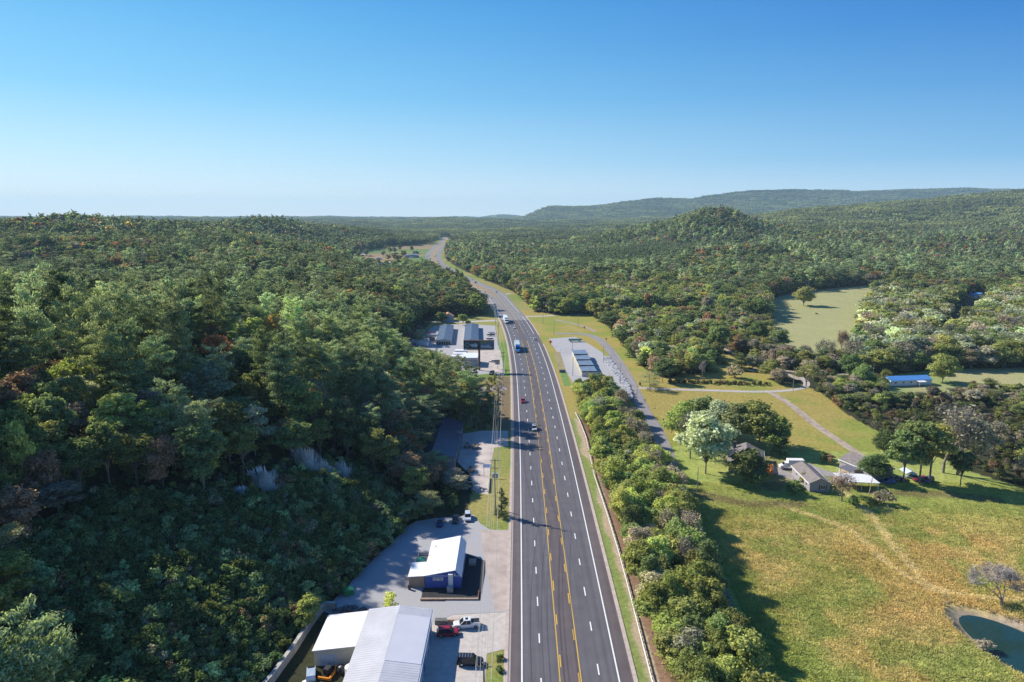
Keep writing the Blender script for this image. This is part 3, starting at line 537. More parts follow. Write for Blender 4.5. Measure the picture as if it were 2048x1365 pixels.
def pine(seed, Ht, R, nl, ls, cb=0.45, nb=46, droop=0.1, cone=0.0):
    rng = np.random.default_rng(seed); zb = Ht*cb; segs = []; lean = rng.normal(size=2)*0.02*Ht
    ax = lambda z: np.array([lean[0]*(z/Ht)**2, lean[1]*(z/Ht)**2, z])
    zs = np.linspace(-1.0, Ht, 6); 
    for a, b in zip(zs[:-1], zs[1:]): segs.append((ax(a) if a > 0 else (0, 0, a), ax(b), 0.20*(1-max(a,0)/Ht)+0.03, 0.20*(1-b/Ht)+0.03))
    Cs = []; Ws = []; Ds = []
    for i in range(nb):
        t = (i+rng.uniform(0, 1))/nb; z = zb+(Ht-zb)*t*0.97; prof = (1-t)*cone+(1-cone)*math.sqrt(max(0.02, 1-((t-.38)/.66)**2))
        L = R*(0.18+prof)*rng.uniform(0.55, 1.25); an = rng.uniform(0, 6.283); d = np.array([math.cos(an), math.sin(an), rng.uniform(-droop, 0.30)+0.35*t])
        p0 = ax(z); p1 = p0+d*L; segs.append((p0, p1, 0.05, 0.015)); m = 2 if L < 1.6 else 4
        for j in range(m):
            f = 0.45+0.6*(j+0.5)/m; side = np.cross(d, [0, 0, 1])*rng.normal()*0.35*L*(1.1-f*.6)
            Cs.append(p0+d*L*f+side); Ws.append(0.35+0.22*L*(1.25-f*0.5)); Ds.append(d+side*0.3)
    if cb > 0.3:
        for i in range(7):
            z = zb*rng.uniform(0.45, 0.98); an = rng.uniform(0, 6.283); p0 = ax(z); segs.append((p0, p0+np.array([math.cos(an), math.sin(an), -0.1])*rng.uniform(0.8, 2.2), 0.03, 0.01))
    Cs = np.array(Cs); Ws = np.array(Ws); Ds = np.array(Ds); k = rng.choice(len(Cs), nl, p=Ws**1.7/np.sum(Ws**1.7))
    q = rng.normal(size=(nl, 3))*0.5; C = Cs[k]+q*Ws[k][:, None]*[1.2, 1.2, 0.26]+Ds[k]*rng.normal(size=(nl, 1))*0.25*Ws[k][:, None]
    N = np.stack([q[:, 0]*0.5, q[:, 1]*0.5, np.ones(nl)], 1)+rng.normal(size=(nl, 3))*0.45; up = Ds[k]+[0, 0, 0.35]
    V = quads(C, N, ls, ls*0.5, rng, up/np.linalg.norm(up, axis=1, keepdims=True)); TV, TF = tubes(segs); return V, qf(V), TV, TF
def bare(seed, Ht, R, depth=5, nleaf=350, ls=0.35, spread=0.75, nt=900):
    rng = np.random.default_rng(seed); segs = []; tips = []
    def br(p, d, L, r, k):
        q = p+d*L; segs.append((p, q, r, r*0.72))
        if k == 0: tips.append((q, d)); return
        for _ in range(rng.integers(2, 4)):
            nd = d+rng.normal(size=3)*spread*0.62*[1, 1, .7]+[0, 0, 0.12]; nd /= np.linalg.norm(nd); br(q, nd, L*rng.uniform(0.62, 0.85), r*0.66, k-1)
    for j in range(3): 
        d = np.array([rng.normal()*0.4, rng.normal()*0.4, 1.0]); d /= np.linalg.norm(d); br(np.array([0, 0, 0.12*Ht]), d, Ht*0.2, Ht*0.014, depth-1)
    segs.append(((0, 0, -1), (0, 0, 0.12*Ht), Ht*0.022, Ht*0.02)); T = np.array([t[0] for t in tips]); 
    P = np.array([s[1] for s in segs]); sc = min(1.0, R/np.percentile(np.abs(P[:, :2]), 95)); szz = Ht/np.max(P[:, 2])
    sg = [(np.array(a)*[sc, sc, szz], np.array(b)*[sc, sc, szz], r0, r1) for a, b, r0, r1 in segs]; T = T*[sc, sc, szz]
    k = rng.integers(0, len(T), nt); d = sph(nt, rng)+[0, 0, 0.5]; C = T[k]+d*rng.uniform(0.1, 0.9, (nt, 1)); Vt = quads(C, sph(nt, rng), 1.3, 0.05, rng, d)
    k = rng.integers(0, len(T), nleaf); C = T[k]+rng.normal(size=(nleaf, 3))*0.7; V = quads(C, sph(nleaf, rng)+[0, 0, .5], ls, ls, rng)
    TV, TF = tubes(sg, 4); TF2 = np.vstack([TF, qf(Vt)+len(TV)]); TV = np.vstack([TV, Vt]); return V, qf(V), TV, TF2
def sapling(seed, Ht, R, nl, ls):
    rng = np.random.default_rng(seed); m = 7; a = rng.uniform(0, 6.28, m); C0 = np.stack([np.cos(a)*R*.55, np.sin(a)*R*.55, rng.uniform(.25, .85, m)*Ht], 1); C0[0] = [0, 0, Ht*.92]
    k = rng.integers(0, m, nl); d = sph(nl, rng); C = C0[k]+d*[R*.5, R*.5, Ht*.2]*rng.uniform(.4, 1, (nl, 1)); C[:, 2] = np.abs(C[:, 2])
    V = quads(C, d+rng.normal(size=(nl, 3))*.6+[0, 0, .4], ls, ls*.8, rng); TV, TF = tubes([((0, 0, -.4), (0, 0, Ht*.8), .05, .02)]+[((0, 0, Ht*.1), c, .03, .01) for c in C0], 4); return V, qf(V), TV, TF
def clump(seed):
    rng = np.random.default_rng(seed); Vs = []
    for i in range(5):
        for j in range(5):
            c = np.array([(i-2)*8.5, (j-2)*8.5, 0])+rng.normal(size=3)*[2.2, 2.2, 0]; h = rng.uniform(13, 21); r = rng.uniform(4, 6.2); n = 46
            d = sph(n, rng); d[:, 2] = np.abs(d[:, 2]); Vs.append(quads(c+[0, 0, h-r*.95]+d*[r, r, r*.95]*rng.uniform(.75, 1.05, (n, 1)), d+rng.normal(size=(n, 3))*.3, 3.0, 2.6, rng))
    V = np.vstack(Vs); TV, TF = tubes([((0, 0, -1), (0, 0, 10), .2, .1)]); return V, qf(V), TV, TF

# shape library: unit-height shapes are built at their typical size and scaled per tree
SH = {}
def reg(key, data, bark, leafm): V, F, TV, TF = data; SH[key] = (V, F, TV, TF, bark, leafm)
for i in range(6): reg('pineN%d' % i, pine(100+i, 26, 4.6+0.5*(i % 3), 8200, 0.56, cb=[.52, .60, .46, .64, .55, .42][i], nb=[30, 24, 34, 22, 30, 36][i]), BARK, NEEDLE)
for i in range(2): reg('coneN%d' % i, pine(120+i, 10, 2.6, 3600, 0.40, cb=0.06, nb=46, droop=0.15, cone=0.8), DARKBARK, NEEDLE)
reg('openpineN0', pine(125, 15, 5.2, 3600, 0.42, cb=0.12, nb=40, droop=0.2, cone=0.5), DARKBARK, NEEDLE)
for i in range(6): reg('leafN%d' % i, broadleaf(200+i, 12, [4.2, 3.6, 4.8, 4.0, 3.4, 4.4][i], 8200, 0.36, cb=[.2, .25, .15, .3, .2, .22][i], lobes=[17, 14, 24, 19, 13, 28][i], lr=[.42, .46, .34, .40, .46, .31][i]), PALEBARK, LEAF)
for i in range(2): reg('tallN%d' % i, broadleaf(220+i, 20, 4.2, 7600, 0.42, cb=[.34, .42][i], lobes=[22, 28][i], lr=[.36, .32][i], spread=.70), PALEBARK, LEAF)
for i in range(3): reg('bareN%d' % i, bare(240+i, 10, 4.2, 5, [900, 350, 1500][i], 0.34), PALEBARK, LEAF)
reg('deadN0', bare(250, 10, 6.0, 6, 0+4, 0.3, spread=0.85, nt=2600), M('dead_bark', (.34,.30,.27), .9, var=.2), LEAF)
for i in range(4): reg('bushN%d' % i, sapling(260+i, 3, 1.6, 420, 0.36), DARKBARK, LEAF)
for i in range(3): reg('pineM%d' % i, pine(300+i, 22, 4.4, 900, 1.35, cb=.42, nb=26), BARK, NEEDLE)
reg('coneM0', pine(310, 20, 3.4, 700, 1.2, cb=.2, nb=30, cone=.7), DARKBARK, NEEDLE)
for i in range(5): reg('leafM%d' % i, broadleaf(320+i, 15, [5, 4.2, 5.4, 4.6, 3.8][i], 1500, 0.85, cb=.14, lobes=[14, 12, 18, 15, 10][i]), BARK, LEAF)
for i in range(2): reg('bareM%d' % i, bare(330+i, 11, 4.2, 4, 320, .7, nt=260), PALEBARK, LEAF)
for i in range(3): reg('leafF%d' % i, broadleaf(340+i, 16, 5.2, 230, 2.1, cb=.15, lobes=8), DARKBARK, LEAF)
reg('pineF0', pine(350, 19, 4.2, 200, 2.6, cb=.35, nb=14), DARKBARK, NEEDLE)
for i in range(3): reg('clump%d' % i, clump(360+i), DARKBARK, LEAF)
HT = {k: (26 if 'pineN' in k else 10 if 'coneN' in k else 15 if 'openp' in k else 12 if 'leafN' in k else 20 if 'tall' in k else 10 if ('bareN' in k or 'dead' in k) else 3 if 'bush' in k else 22 if 'pineM' in k else 20 if 'coneM' in k else 15 if 'leafM' in k else 11 if 'bareM' in k else 16 if 'leafF' in k else 19 if 'pineF' in k else 20) for k in SH}
CROWN = {}; TRUNK = {}; PROTO = {}
def crown_mesh(k):
    if k not in CROWN: V, F, TV, TF, bk, lm = SH[k]; CROWN[k] = np_mesh('crown', V, F, [lm]); TRUNK[k] = np_mesh('trunk', TV, TF, [bk])
    return CROWN[k], TRUNK[k]
def proto(k):
    if k not in PROTO:
        V, F, TV, TF, bk, lm = SH[k]; me = np_mesh('wood_'+k, np.vstack([V, TV]), np.vstack([F, TF+len(V)]), [lm, bk], np.r_[np.zeros(len(F), int), np.ones(len(TF), int)])
        PROTO[k] = bpy.data.objects.new('wood_'+k, me)
    return PROTO[k]
TINT = {'dark pine green': (0.100, 0.122, 0.064), 'pine green': (0.185, 0.215, 0.115), 'green': (0.090, 0.112, 0.045), 'olive green': (0.125, 0.130, 0.045), 'yellow-green': (0.168, 0.188, 0.060),
        'golden yellow': (0.30, 0.235, 0.07), 'orange': (0.32, 0.145, 0.06), 'rust red': (0.22, 0.085, 0.06), 'grey-brown': (0.165, 0.145, 0.11), 'pale silvery green': (0.185, 0.195, 0.135), 'dark green': (0.060, 0.085, 0.034), 'russet brown': (0.17, 0.115, 0.07)}
CN = list(TINT); CI = {k: i for i, k in enumerate(CN)}

# ------------------------------------------------------------------ where each tree stands
rng = np.random.default_rng(77)
TX, TY, TH_, TR, TC, TK = [], [], [], [], [], []     # x, y, height, crown radius, colour name, family
def add(x, y, h, r, c, k): TX.append(x); TY.append(y); TH_.append(h); TR.append(r); TC.append(c); TK.append(k)
def grid(x0, x1, y0, y1, s, jit=0.42):
    gx, gy = np.meshgrid(np.arange(x0, x1, s), np.arange(y0, y1, s*0.9)); gx = gx+(np.arange(gx.shape[0]) % 2)[:, None]*s/2
    return (gx+rng.uniform(-jit, jit, gx.shape)*s).ravel(), (gy+rng.uniform(-jit, jit, gy.shape)*s).ravel()
def pick(names, w): w = np.array(w, float); return names[rng.choice(len(names), p=w/w.sum())]
FIX = []
def single_tree(px, py, h, r, c, k, z=0.0, lab=None, world=None):
    x, y = world if world else G(px, py, z); FIX.append(len(TX)); add(x, y, h, r, c, k); LABFIX[len(TX)-1] = lab
LABFIX = {}
Z3 = -3.0
# singled-out trees
single_tree(1300,776,15.5,5.2,'pine green','openpine',0,'tall open-branched pine beside the pale driveway junction')
single_tree(1223,798,10.5,3.9,'dark pine green','cone',0,'broad dark conifer beside the rock-lined storage yard')
single_tree(1411,948,21,7.6,'pale silvery green','leaf',Z3,'tall pale silvery tree in front of the chimneyed house')
single_tree(1380,917,15,6.6,'olive green','bare',Z3,'leaning half-bare tree beside the end of the service road')
single_tree(1365,880,14,5.8,'yellow-green','leaf',Z3,'yellowish tree at the field edge above the silvery tree')
single_tree(1402,860,14,6.2,'green','leaf',Z3,'green tree at the golden field edge behind the silvery tree')
single_tree(1440,880,14.5,6.5,'pale silvery green','leaf',Z3,'pale rounded tree behind the chimneyed house roof')
single_tree(1478,893,14.5,7.2,'green','leaf',Z3,'large green tree rising right behind the chimneyed house')
single_tree(1518,897,15.5,7.5,'olive green','leaf',Z3,'wide olive tree behind the house, toward the golden field')
single_tree(1548,905,14,5.5,'yellow-green','leaf',Z3,'yellow-topped tree at the right end of the yard grove')
single_tree(1562,913,12,2.8,'dark green','cone',Z3,'narrow dark cedar at the right edge of the yard grove')
single_tree(1490,968,11,5.6,'green','leaf',Z3,'bushy green tree hiding the front of the chimneyed house')
single_tree(1510,978,7,3.4,'dark green','leaf',Z3,'dark green tree at the right corner of the chimneyed house')
single_tree(1532,950,3.6,2.5,'orange','bush',Z3,'orange-leaved shrub between the two nearest houses')
single_tree(1590,990,4.4,2.6,'dark green','bush',Z3,'dark round shrub on the lawn left of the grey gabled house')
single_tree(1608,968,3.5,1.8,'olive green','bush',Z3,'small shrub against the long side of the gabled house')
single_tree(1683,1003,8.5,5.2,'russet brown','bare',Z3,'russet twiggy ornamental tree in front of the carport')
single_tree(1748,963,9,4.2,'dark green','leaf',Z3,'round dark tree between the carport and the far house')
single_tree(1768,912,9,4.0,'dark green','leaf',Z3,'dark tree behind the hipped house roof')
single_tree(1806,966,18,5.0,'green','tall',Z3,'tall tree with pale trunk right of the hipped house')
single_tree(1838,968,21,5.4,'green','tall',Z3,'first of the tall trees over the parked vehicles')
single_tree(1858,966,20,5.8,'olive green','tall',Z3,'second of the tall trees over the parked vehicles')
single_tree(1886,946,22,10.5,'grey-brown','bare',Z3,'great spreading half-bare tree right of the far house')
single_tree(1915,950,18,8.5,'grey-brown','bare',Z3,'spreading grey tree at the dark wood edge')
single_tree(1920,975,12,3.2,'green','tall',Z3,'slim leaning tree at the meadow corner by the wood')
single_tree(1705,1012,3.0,2.0,'dark green','bush',Z3,'dark shrub below the twiggy ornamental tree')
single_tree(1768,1010,4.2,2.8,'grey-brown','bush',Z3,'grey-green shrub beside the leaning meadow pole')
single_tree(1735,1008,2.2,2.5,'dark green','bush',Z3,'low dark bramble between the pole and the meadow')
single_tree(1660,928,3.2,1.8,'russet brown','bush',Z3,'small russet shrub behind the white box truck')
single_tree(1645,925,3.6,2.0,'dark green','bush',Z3,'dark shrub in the tree shadow behind the box truck')
single_tree(2003,1213,9.0,5.6,'grey-brown','dead',Z3,'bare dead tree leaning over the pond bank')
single_tree(1971,1296,2.2,1.6,'grey-brown','bush',Z3,'small pale bush on the near bank of the pond')
single_tree(1607,612,17,8.6,'olive green','leaf',0,'lone rounded tree standing out in the far pale field')
single_tree(1555,700,13,6.0,'green','leaf',0,'round green tree at the near left corner of the pale field')
single_tree(1515,690,14,5.5,'green','leaf',0,'green tree beside the dirt track by the pale field')
single_tree(1495,672,13,5.0,'olive green','leaf',0,'olive tree left of the pale field corner')
single_tree(1438,705,17,6.5,'green','leaf',0,'big green tree between the grassy strip and dirt track')
single_tree(1680,728,17,3.6,'russet brown','bare',0,'slender russet half-bare tree at the foot of the pale field')
single_tree(1650,735,14,5.0,'grey-brown','bare',0,'bare twiggy tree at the foot of the pale field')
single_tree(1612,772,11,6.0,'olive green','bare',0,'low twisted tree where the driveway meets the yard')
single_tree(1885,765,13.5,6.3,'yellow-green','leaf',0,'tall yellow-green tree right of the blue-roofed trailer')
single_tree(1700,762,13,4.6,'green','leaf',0,'dark green tree just left of the blue-roofed trailer')
single_tree(1722,770,10,4.2,'green','leaf',0,'dense green tree nearest the blue trailer end')
single_tree(1740,735,16,5.0,'green','leaf',0,'green tree at the bottom right corner of the pale field')
single_tree(1241,690,12,5.2,'green','leaf',0,'green tree at the lawn edge beside the service road bend')
single_tree(1222,662,12.5,8.0,'green','leaf',0,'large round tree above the service road bend')
single_tree(1259,714,9,2.8,'dark green','cone',0,'small dark conifer standing out on the dry lawn')
single_tree(1359,751,12,4.2,'olive green','cone',0,'rusty olive cedar near the pale driveway')
single_tree(1404,759,9,2.2,'grey-brown','dead',0,'thin bare sapling near the pale driveway')
single_tree(1418,743,11.5,4.6,'green','cone',0,'bright green pine at the edge of the young wood')
single_tree(1398,728,12,4.0,'green','cone',0,'taller bright green pine at the young wood edge')
single_tree(1446,728,5.5,2.8,'olive green','cone',0,'small rounded cedar on the grassy strip')
single_tree(1481,741,9,4.2,'green','cone',0,'spreading green pine by the grey bush')
single_tree(1470,757,6.5,4.2,'grey-brown','bush',0,'grey rounded bush above the pale driveway')
single_tree(1505,741,8.5,3.8,'pale silvery green','leaf',0,'small pale tree on the grass beside the dirt track')
single_tree(1541,757,9,4.5,'olive green','leaf',0,'olive bush by the parked vehicles on the track')
single_tree(1325,765,11,4.5,'green','leaf',0,'green tree behind the open-branched pine')
single_tree(882,645,8.5,4.6,'green','leaf',0,'rounded green tree beside the orange-roofed house')
single_tree(926,650,7.5,3.6,'yellow-green','leaf',0,'small yellow-green tree on the lawn behind the storage units')
single_tree(936,652,4,2.2,'green','leaf',0,'tiny green tree beside the storage unit roof')
single_tree(840,690,9,3.5,'pale silvery green','leaf',0,'pale tree at the left edge of the gravel storage yard')
single_tree(785,1216,3.2,1.8,'olive green','bush',0,'lone bush on the gravel behind the long metal roof')
single_tree(617,1237,6.5,2.2,'yellow-green','leaf',1.5,'yellow-green sapling beside the concrete retaining wall')
single_tree(1009,1337,1.1,0.8,'dark green','bush',0,'upper of two round shrubs beside the kerb', world=(-2.2,112.0))
single_tree(1006,1355,1.1,0.8,'dark green','bush',0,'lower of two round shrubs beside the kerb', world=(-2.2,109.0))
single_tree(1003,1034,8.5,1.8,'dark green','cone',0,'narrow dark evergreen on the verge beside the highway')
# hand-set reds and yellows in the hillside wood (crown seen at px,py)
for px, py, h, r, c, nm in ((430,690,17,4.4,'orange','bright orange tree among the hillside pines'),(245,600,17,5.0,'rust red','red tree crown among the distant hillside pines'),(505,655,17,4.0,'yellow-green','bright yellow-green tree high in the hillside wood'),(545,648,17,3.8,'golden yellow','golden tree beside the yellow-green one in the hillside wood'),
                        (415,760,20,5.5,'pale silvery green','tall pale tree above the pampas grass slope'),(600,800,20,5.5,'yellow-green','tall tree with golden top above the pampas grass'),(320,900,13,3.2,'russet brown','russet half-dead tree at the front of the hillside wood'),(400,890,19,4.5,'green','pale-trunked tree at the front of the hillside wood'),
                        (85,930,13,3.4,'russet brown','russet tree at the left end of the hillside wood front'),(20,1010,12,4.0,'russet brown','rusty brown tree at the left picture edge'),(1165,548,18,9.0,'rust red','big red-crowned tree in the wood beyond the highway'),(1135,562,16,6.0,'rust red','smaller red tree beside the big red one'),(1000+42,520,16,7,'golden yellow','golden crown in the wood right of the far highway')):
    x, y = GT(px, py); # stand the tree so that its crown shows there
    u, b, cc = rays(px, py); t = np.arange(60, 2500, 1.0); xx = u*t; yy = b*t; zz = CAMZ+cc*t-h*0.72; k = int(np.argmax(zz <= H(xx, yy))); FIX.append(len(TX)); LABFIX[len(TX)] = nm; add(float(xx[k]), float(yy[k]), h, r, c, 'tall' if h > 15 and y < 500 else 'leaf')
for wx, wy, h, r, c, nm in ((-58,83,9,5.5,'yellow-green','sunlit yellow-green tree in the bottom left corner'),(-66,88,9,4.5,'olive green','sunlit olive tree at the bottom left picture edge'),(-50,80,8,3.5,'pale silvery green','pale tree right of the sunlit corner tree'),(-46.5,84,6,2.2,'green','feathery green tree on the dark slope bottom'),(-41,85,6.5,2.4,'pale silvery green','pale sapling at the dark slope bottom')):
    FIX.append(len(TX)); LABFIX[len(TX)] = nm; add(wx, wy, h, r, c, 'leaf')
NFIX = len(TX); FXY = np.array([TX, TY]).T; FR = np.array(TR)
def clear_of_fixed(x, y, m=0.75):
    ok = np.ones(len(x), bool)
    for (fx, fy), r in zip(FXY, FR): ok &= np.hypot(x-fx, y-fy) > r*m
    return ok
PLUMES = [(617,927,4.4,4.6,'broad domed clump of pale pampas grass at the slope top'),(537,968,4.6,3.6,'sprawling pale pampas clump left of the domed one'),(690,945,3.2,3.2,'pale pampas tufts right of the domed clump'),(490,985,2.0,1.8,'smallest pale pampas tuft at the far left of the clumps'),(655,938,1.6,2.6,'small pale pampas tuft beside the domed clump')]
PLW = [GT(a, b+8) for a, b, *_ in PLUMES]
for (px_, py_) in PLW: FXY = np.vstack([FXY, [[px_, py_]], [[px_*.95, py_*.95]], [[px_*.9, py_*.9]]]); FR = np.r_[FR, 7.0, 6.0, 5.0]
SLOPE = [GT(a, b) for a, b in ((30,1075),(110,1050),(190,1012),(330,992),(480,985),(560,958),(640,930),(700,935),(760,975),(800,1010))]+[(-24,172),(-27,168),(-31,156),(-34.5,144),(-37,134),(-40,128),(-42,112),(-43,100),(-46,62)]+[GT(40,1500), GT(30,1365), GT(15,1250), GT(0,1150)]
# 1. hillside pines and mixed trees, left, to 400 m
x, y = grid(-340, 0, 62, 420, 5.7, .5); m = wooded(x, y) & ~inpoly(x, y, SLOPE) & clear_of_fixed(x, y) & (np.abs(x) < y*0.80+55); x, y = x[m], y[m]; q = fbm(x, y, 45, 5, 3)
for a, b, n in zip(x, y, q):
    edge = np.interp(b, [p[1] for p in TREELINE], [p[0] for p in TREELINE])-a; u = rng.random()
    if b > 232 and edge < 75 and n < 0.62: add(a, b, rng.uniform(12, 19)*(1 if b < 285 else (.50+.5*min(1, edge/65))), rng.uniform(3.8, 5.6), pick(['dark green','green','olive green','yellow-green','russet brown'], [46,34,14,4,2]), 'leaf')
    elif n > .68 and u < .45: continue
    elif u < (0.66 if n < 0.55 else 0.34): add(a, b, rng.uniform(14, 26)*(1.36 if b < 250 and edge > 40 else 1.1 if b < 250 and edge > 22 else 1)*(1 if b < 285 else (.5+.5*min(1, edge/65)))*(1 if edge >= 22 else .85 if 235 < b < 262 else .58)*(.8+.45*n), rng.uniform(2.8, 4.9), pick(['pine green','dark pine green'], [75,25]), 'pine')
    else: add(a, b, rng.uniform(12, 18), rng.uniform(3, 4.6), pick(['green','olive green','yellow-green','orange','grey-brown','pale silvery green','dark green','russet brown'], [26,28,14,4,9,11,3,8]), 'tall' if rng.random() < .6 else 'leaf')
# 2. the thicket between the guardrail and the lane
x, y = grid(26, 62, 62, 335, 3.7); lane = np.interp(y, [40,110,139,172,205,232,262,290,335], [40,43.6,46.3,48.6,51.5,55,57.2,57,52])
m = (x > np.interp(y, [60,120,262,300,335], [27,27.5,30,29,33])) & (x < lane-2.2) & (y < 304) & clear_of_fixed(x, y, .5) & ~((y>262)&(x>46)); x, y = x[m], y[m]
for a, b in zip(x, y):
    if b > 222 and a > float(np.interp(b, [222, 262, 300, 335], [46, 49.5, 49, 42])): continue
    right = a > np.interp(b, [60, 150, 230, 300], [37, 39, 42, 45]); u = rng.random()
    if right and u < .34: add(a, b, rng.uniform(7, 10.5), rng.uniform(2.4, 3.8), pick(['grey-brown','olive green'], [6,4]), 'bare')
    elif right: add(a, b, rng.uniform(8, 11.5)*(1 if b < 215 else .62), rng.uniform(2.8, 4.0), pick(['olive green','yellow-green','green'], [5,3,3]), 'leaf')
    elif u > .93: add(a, b, rng.uniform(5, 8), rng.uniform(1.6, 2.4), 'green', 'cone')
    else: add(a, b, rng.uniform(5.5, 10.5), rng.uniform(2.1, 3.6), pick(['yellow-green','olive green','green','golden yellow','grey-brown','pale silvery green'], [42,32,22,0,3,3]), 'leaf')
# 3. right of the highway to 700 m
x, y = grid(0, 560, 150, 700, 6.4); m = wooded(x, y) & clear_of_fixed(x, y, .7) & (x > XC(y)) & (x < y*0.82+30) & ~((x < 64) & (y < 345)); x, y = x[m], y[m]; t = x/(y*.983)*FPX+1024; q = fbm(x, y, 38, 15, 3)
for a, b, tt, n in zip(x, y, t, q):
    u = rng.random()
    if 1215 < tt < 1500 and 330 < b < 540:
        add(a, b, rng.uniform(7, 12), rng.uniform(3, 4.4), pick(['green','olive green','russet brown','yellow-green','grey-brown','pale silvery green'], [34,30,10,10,10,6]), 'leaf' if u < .75 else 'cone' if u < .88 else 'bare')
        add(a+2.8, b+2.2, rng.uniform(6, 9), rng.uniform(2.5, 3.6), pick(['green','olive green','russet brown','yellow-green'], [4,4,1.5,1]), 'leaf')
    elif tt > 1590 and b < 345:
        if n > .60 or (b > 255 and u > .75): continue
        if b > 255: add(a, b, rng.uniform(3.5, 6.5), rng.uniform(2.5, 4.0), pick(['grey-brown','olive green','green','yellow-green'], [3,4,3,2]), 'bare' if u < .3 else 'leaf'); continue
        if u < .5: add(a, b, rng.uniform(7, 12), rng.uniform(3.6, 5.6), pick(['grey-brown','olive green','russet brown'], [6,4,1]), 'bare')
        else: add(a, b, rng.uniform(7, 13), rng.uniform(3.4, 5.0), pick(['green','olive green','yellow-green','dark green','pale silvery green'], [30,25,18,10,14]), 'leaf')
    elif tt < 1740 and b < 520: add(a, b, rng.uniform(5, 9), rng.uniform(3.0, 4.5), pick(['green','olive green','grey-brown'], [4,4,3]), 'leaf' if u < .7 else 'bare')
    elif tt > 1690 and b < 640: add(a, b, rng.uniform(10, 16), rng.uniform(4.5, 7), pick(['pale silvery green','olive green','green','grey-brown'], [30,32,24,14]), 'leaf' if u < .8 else 'bare')
    else: add(a, b, rng.uniform(11, 18), rng.uniform(4, 6), pick(['green','olive green','dark green','russet brown','golden yellow','grey-brown','dark pine green','yellow-green'], [30,32,14,6,1.5,8,9,5]), 'pine' if u < .16 else 'leaf' if u < .9 else 'bare')
# 4. dark pine rows behind the pale field
for k in range(130):
    f = k/130; px = 1425+f*460; py = np.interp(px, [1425,1530,1600,1700,1800,1885], [612,597,585,572,560,548])
    gx, gy = G(px, py-1); add(gx+rng.normal()*3, gy+6+(k % 3)*8+rng.normal()*2, rng.uniform(17, 21), rng.uniform(3.2, 4.4), 'dark pine green', 'pine')
for k in range(70):
    f = rng.random(); px = 705+f*160; py = 497+rng.random()*46; gx, gy = G(px, py)
    if abs(gx-XC(gy)) > 45: add(gx, gy, rng.uniform(8, 14), rng.uniform(4, 6.5), pick(['green','olive green','grey-brown'], [4,4,2]), 'leaf')
# 5. left middle woods 420-900, both sides to 1500
x, y = grid(-760, 0, 420, 950, 7.2); m = wooded(x, y) & (x < XC(y)) & (x > -y*0.82-30) & clear_of_fixed(x, y, .7); x, y = x[m], y[m]; q = fbm(x, y, 70, 25, 3)
x2, y2 = grid(0-220, 800, 700, 950, 7.2); m = wooded(x2, y2) & (x2 > XC(y2)) & (x2 < y2*0.82+30); x = np.r_[x, x2[m]]; y = np.r_[y, y2[m]]
x3, y3 = grid(-1250, 1250, 950, 1750, 9.5); m = wooded(x3, y3) & (np.abs(x3) < y3*.80+30); x = np.r_[x, x3[m]]; y = np.r_[y, y3[m]]
q = fbm(x, y, 110, 25, 3); t = x/(y*.983)*FPX+1024; q2 = vn(x, y, 60, 99)
PP = inpoly(t, y, [(1075,1150),(1100,930),(1250,900),(1390,960),(1400,1250),(1300,1400)])
for a, b, n, n2, pp in zip(x, y, q, q2, PP):
    u = rng.random()
    if pp: add(a, b, rng.uniform(15, 18), rng.uniform(3.4, 4.4), 'dark pine green', 'pine'); continue
    if u < (.45 if n < .46 else .12): add(a, b, rng.uniform(15, 22)*(.8+.5*n2), rng.uniform(3.4, 5.2), pick(['pine green','dark pine green'], [6,4]), 'pine')
    elif n2 > .9 and u > .6: continue
    else: add(a, b, rng.uniform(9, 19)*(.75+.5*n2), rng.uniform(3.4, 7.6), pick(['green','olive green','dark green','golden yellow','orange','rust red','yellow-green','grey-brown','russet brown'], [32,36,14,2.4,1.2,1+5*(n2 > .85),6,11,7]), 'leaf')
NT = len(TX)
_ax = np.array(TX); _ay = np.array(TY); _d = np.hypot(_ax, _ay); _zz = H(_ax, _ay)
for j in range(NFIX):                                     # lower neighbours stand in front of the coloured crowns and the pampas clumps
    if _ax[j] < -30 and TH_[j] > 11:
        lat = np.abs(_ax*_ay[j]-_ay*_ax[j])/_d[j]; zc = _zz[j]+.42*TH_[j]
        for i in np.nonzero((lat < TR[j]+2.5) & (_d < _d[j]) & (_d > _d[j]-55) & (np.arange(NT) >= NFIX))[0]:
            TH_[i] = max(5.0, min(TH_[i], CAMZ-_d[i]*(CAMZ-zc)/_d[j]-_zz[i]))
# the canopy by the yards is low: nothing there shades the carriageway or hides the storage yard
_z = H(np.array(TX), np.array(TY))
for i in range(NFIX, NT):
    a, b = TX[i], TY[i]
    if a < XC(b) and b < 335:
        yh = b-.577*(-5-a); lim = -14 if yh < 232 else 8 if yh < 262 else -8; TH_[i] = max(5.0, min(TH_[i], .823*(lim-a)-float(_z[i])))
    if a < XC(b) and 232 < b < 408:
        t_ = 1024+FPX*a/(b*.983+12)
        if t_ > 730: ang = math.atan((float(np.interp(t_, [730,760,820,860,900,960,1000], [615,640,692,706,703,722,765]))-682.5)/FPX)+PITCH; TH_[i] = max(3.5, min(TH_[i], CAMZ-b*math.tan(ang)-float(_z[i])))
    if TH_[i] < 8: TR[i] = min(TR[i], 3.6)
TX = np.array(TX); TY = np.array(TY); TH_ = np.array(TH_); TR = np.array(TR); TZ = H(TX, TY); TC = np.array(TC, object); TK = np.array(TK, object)
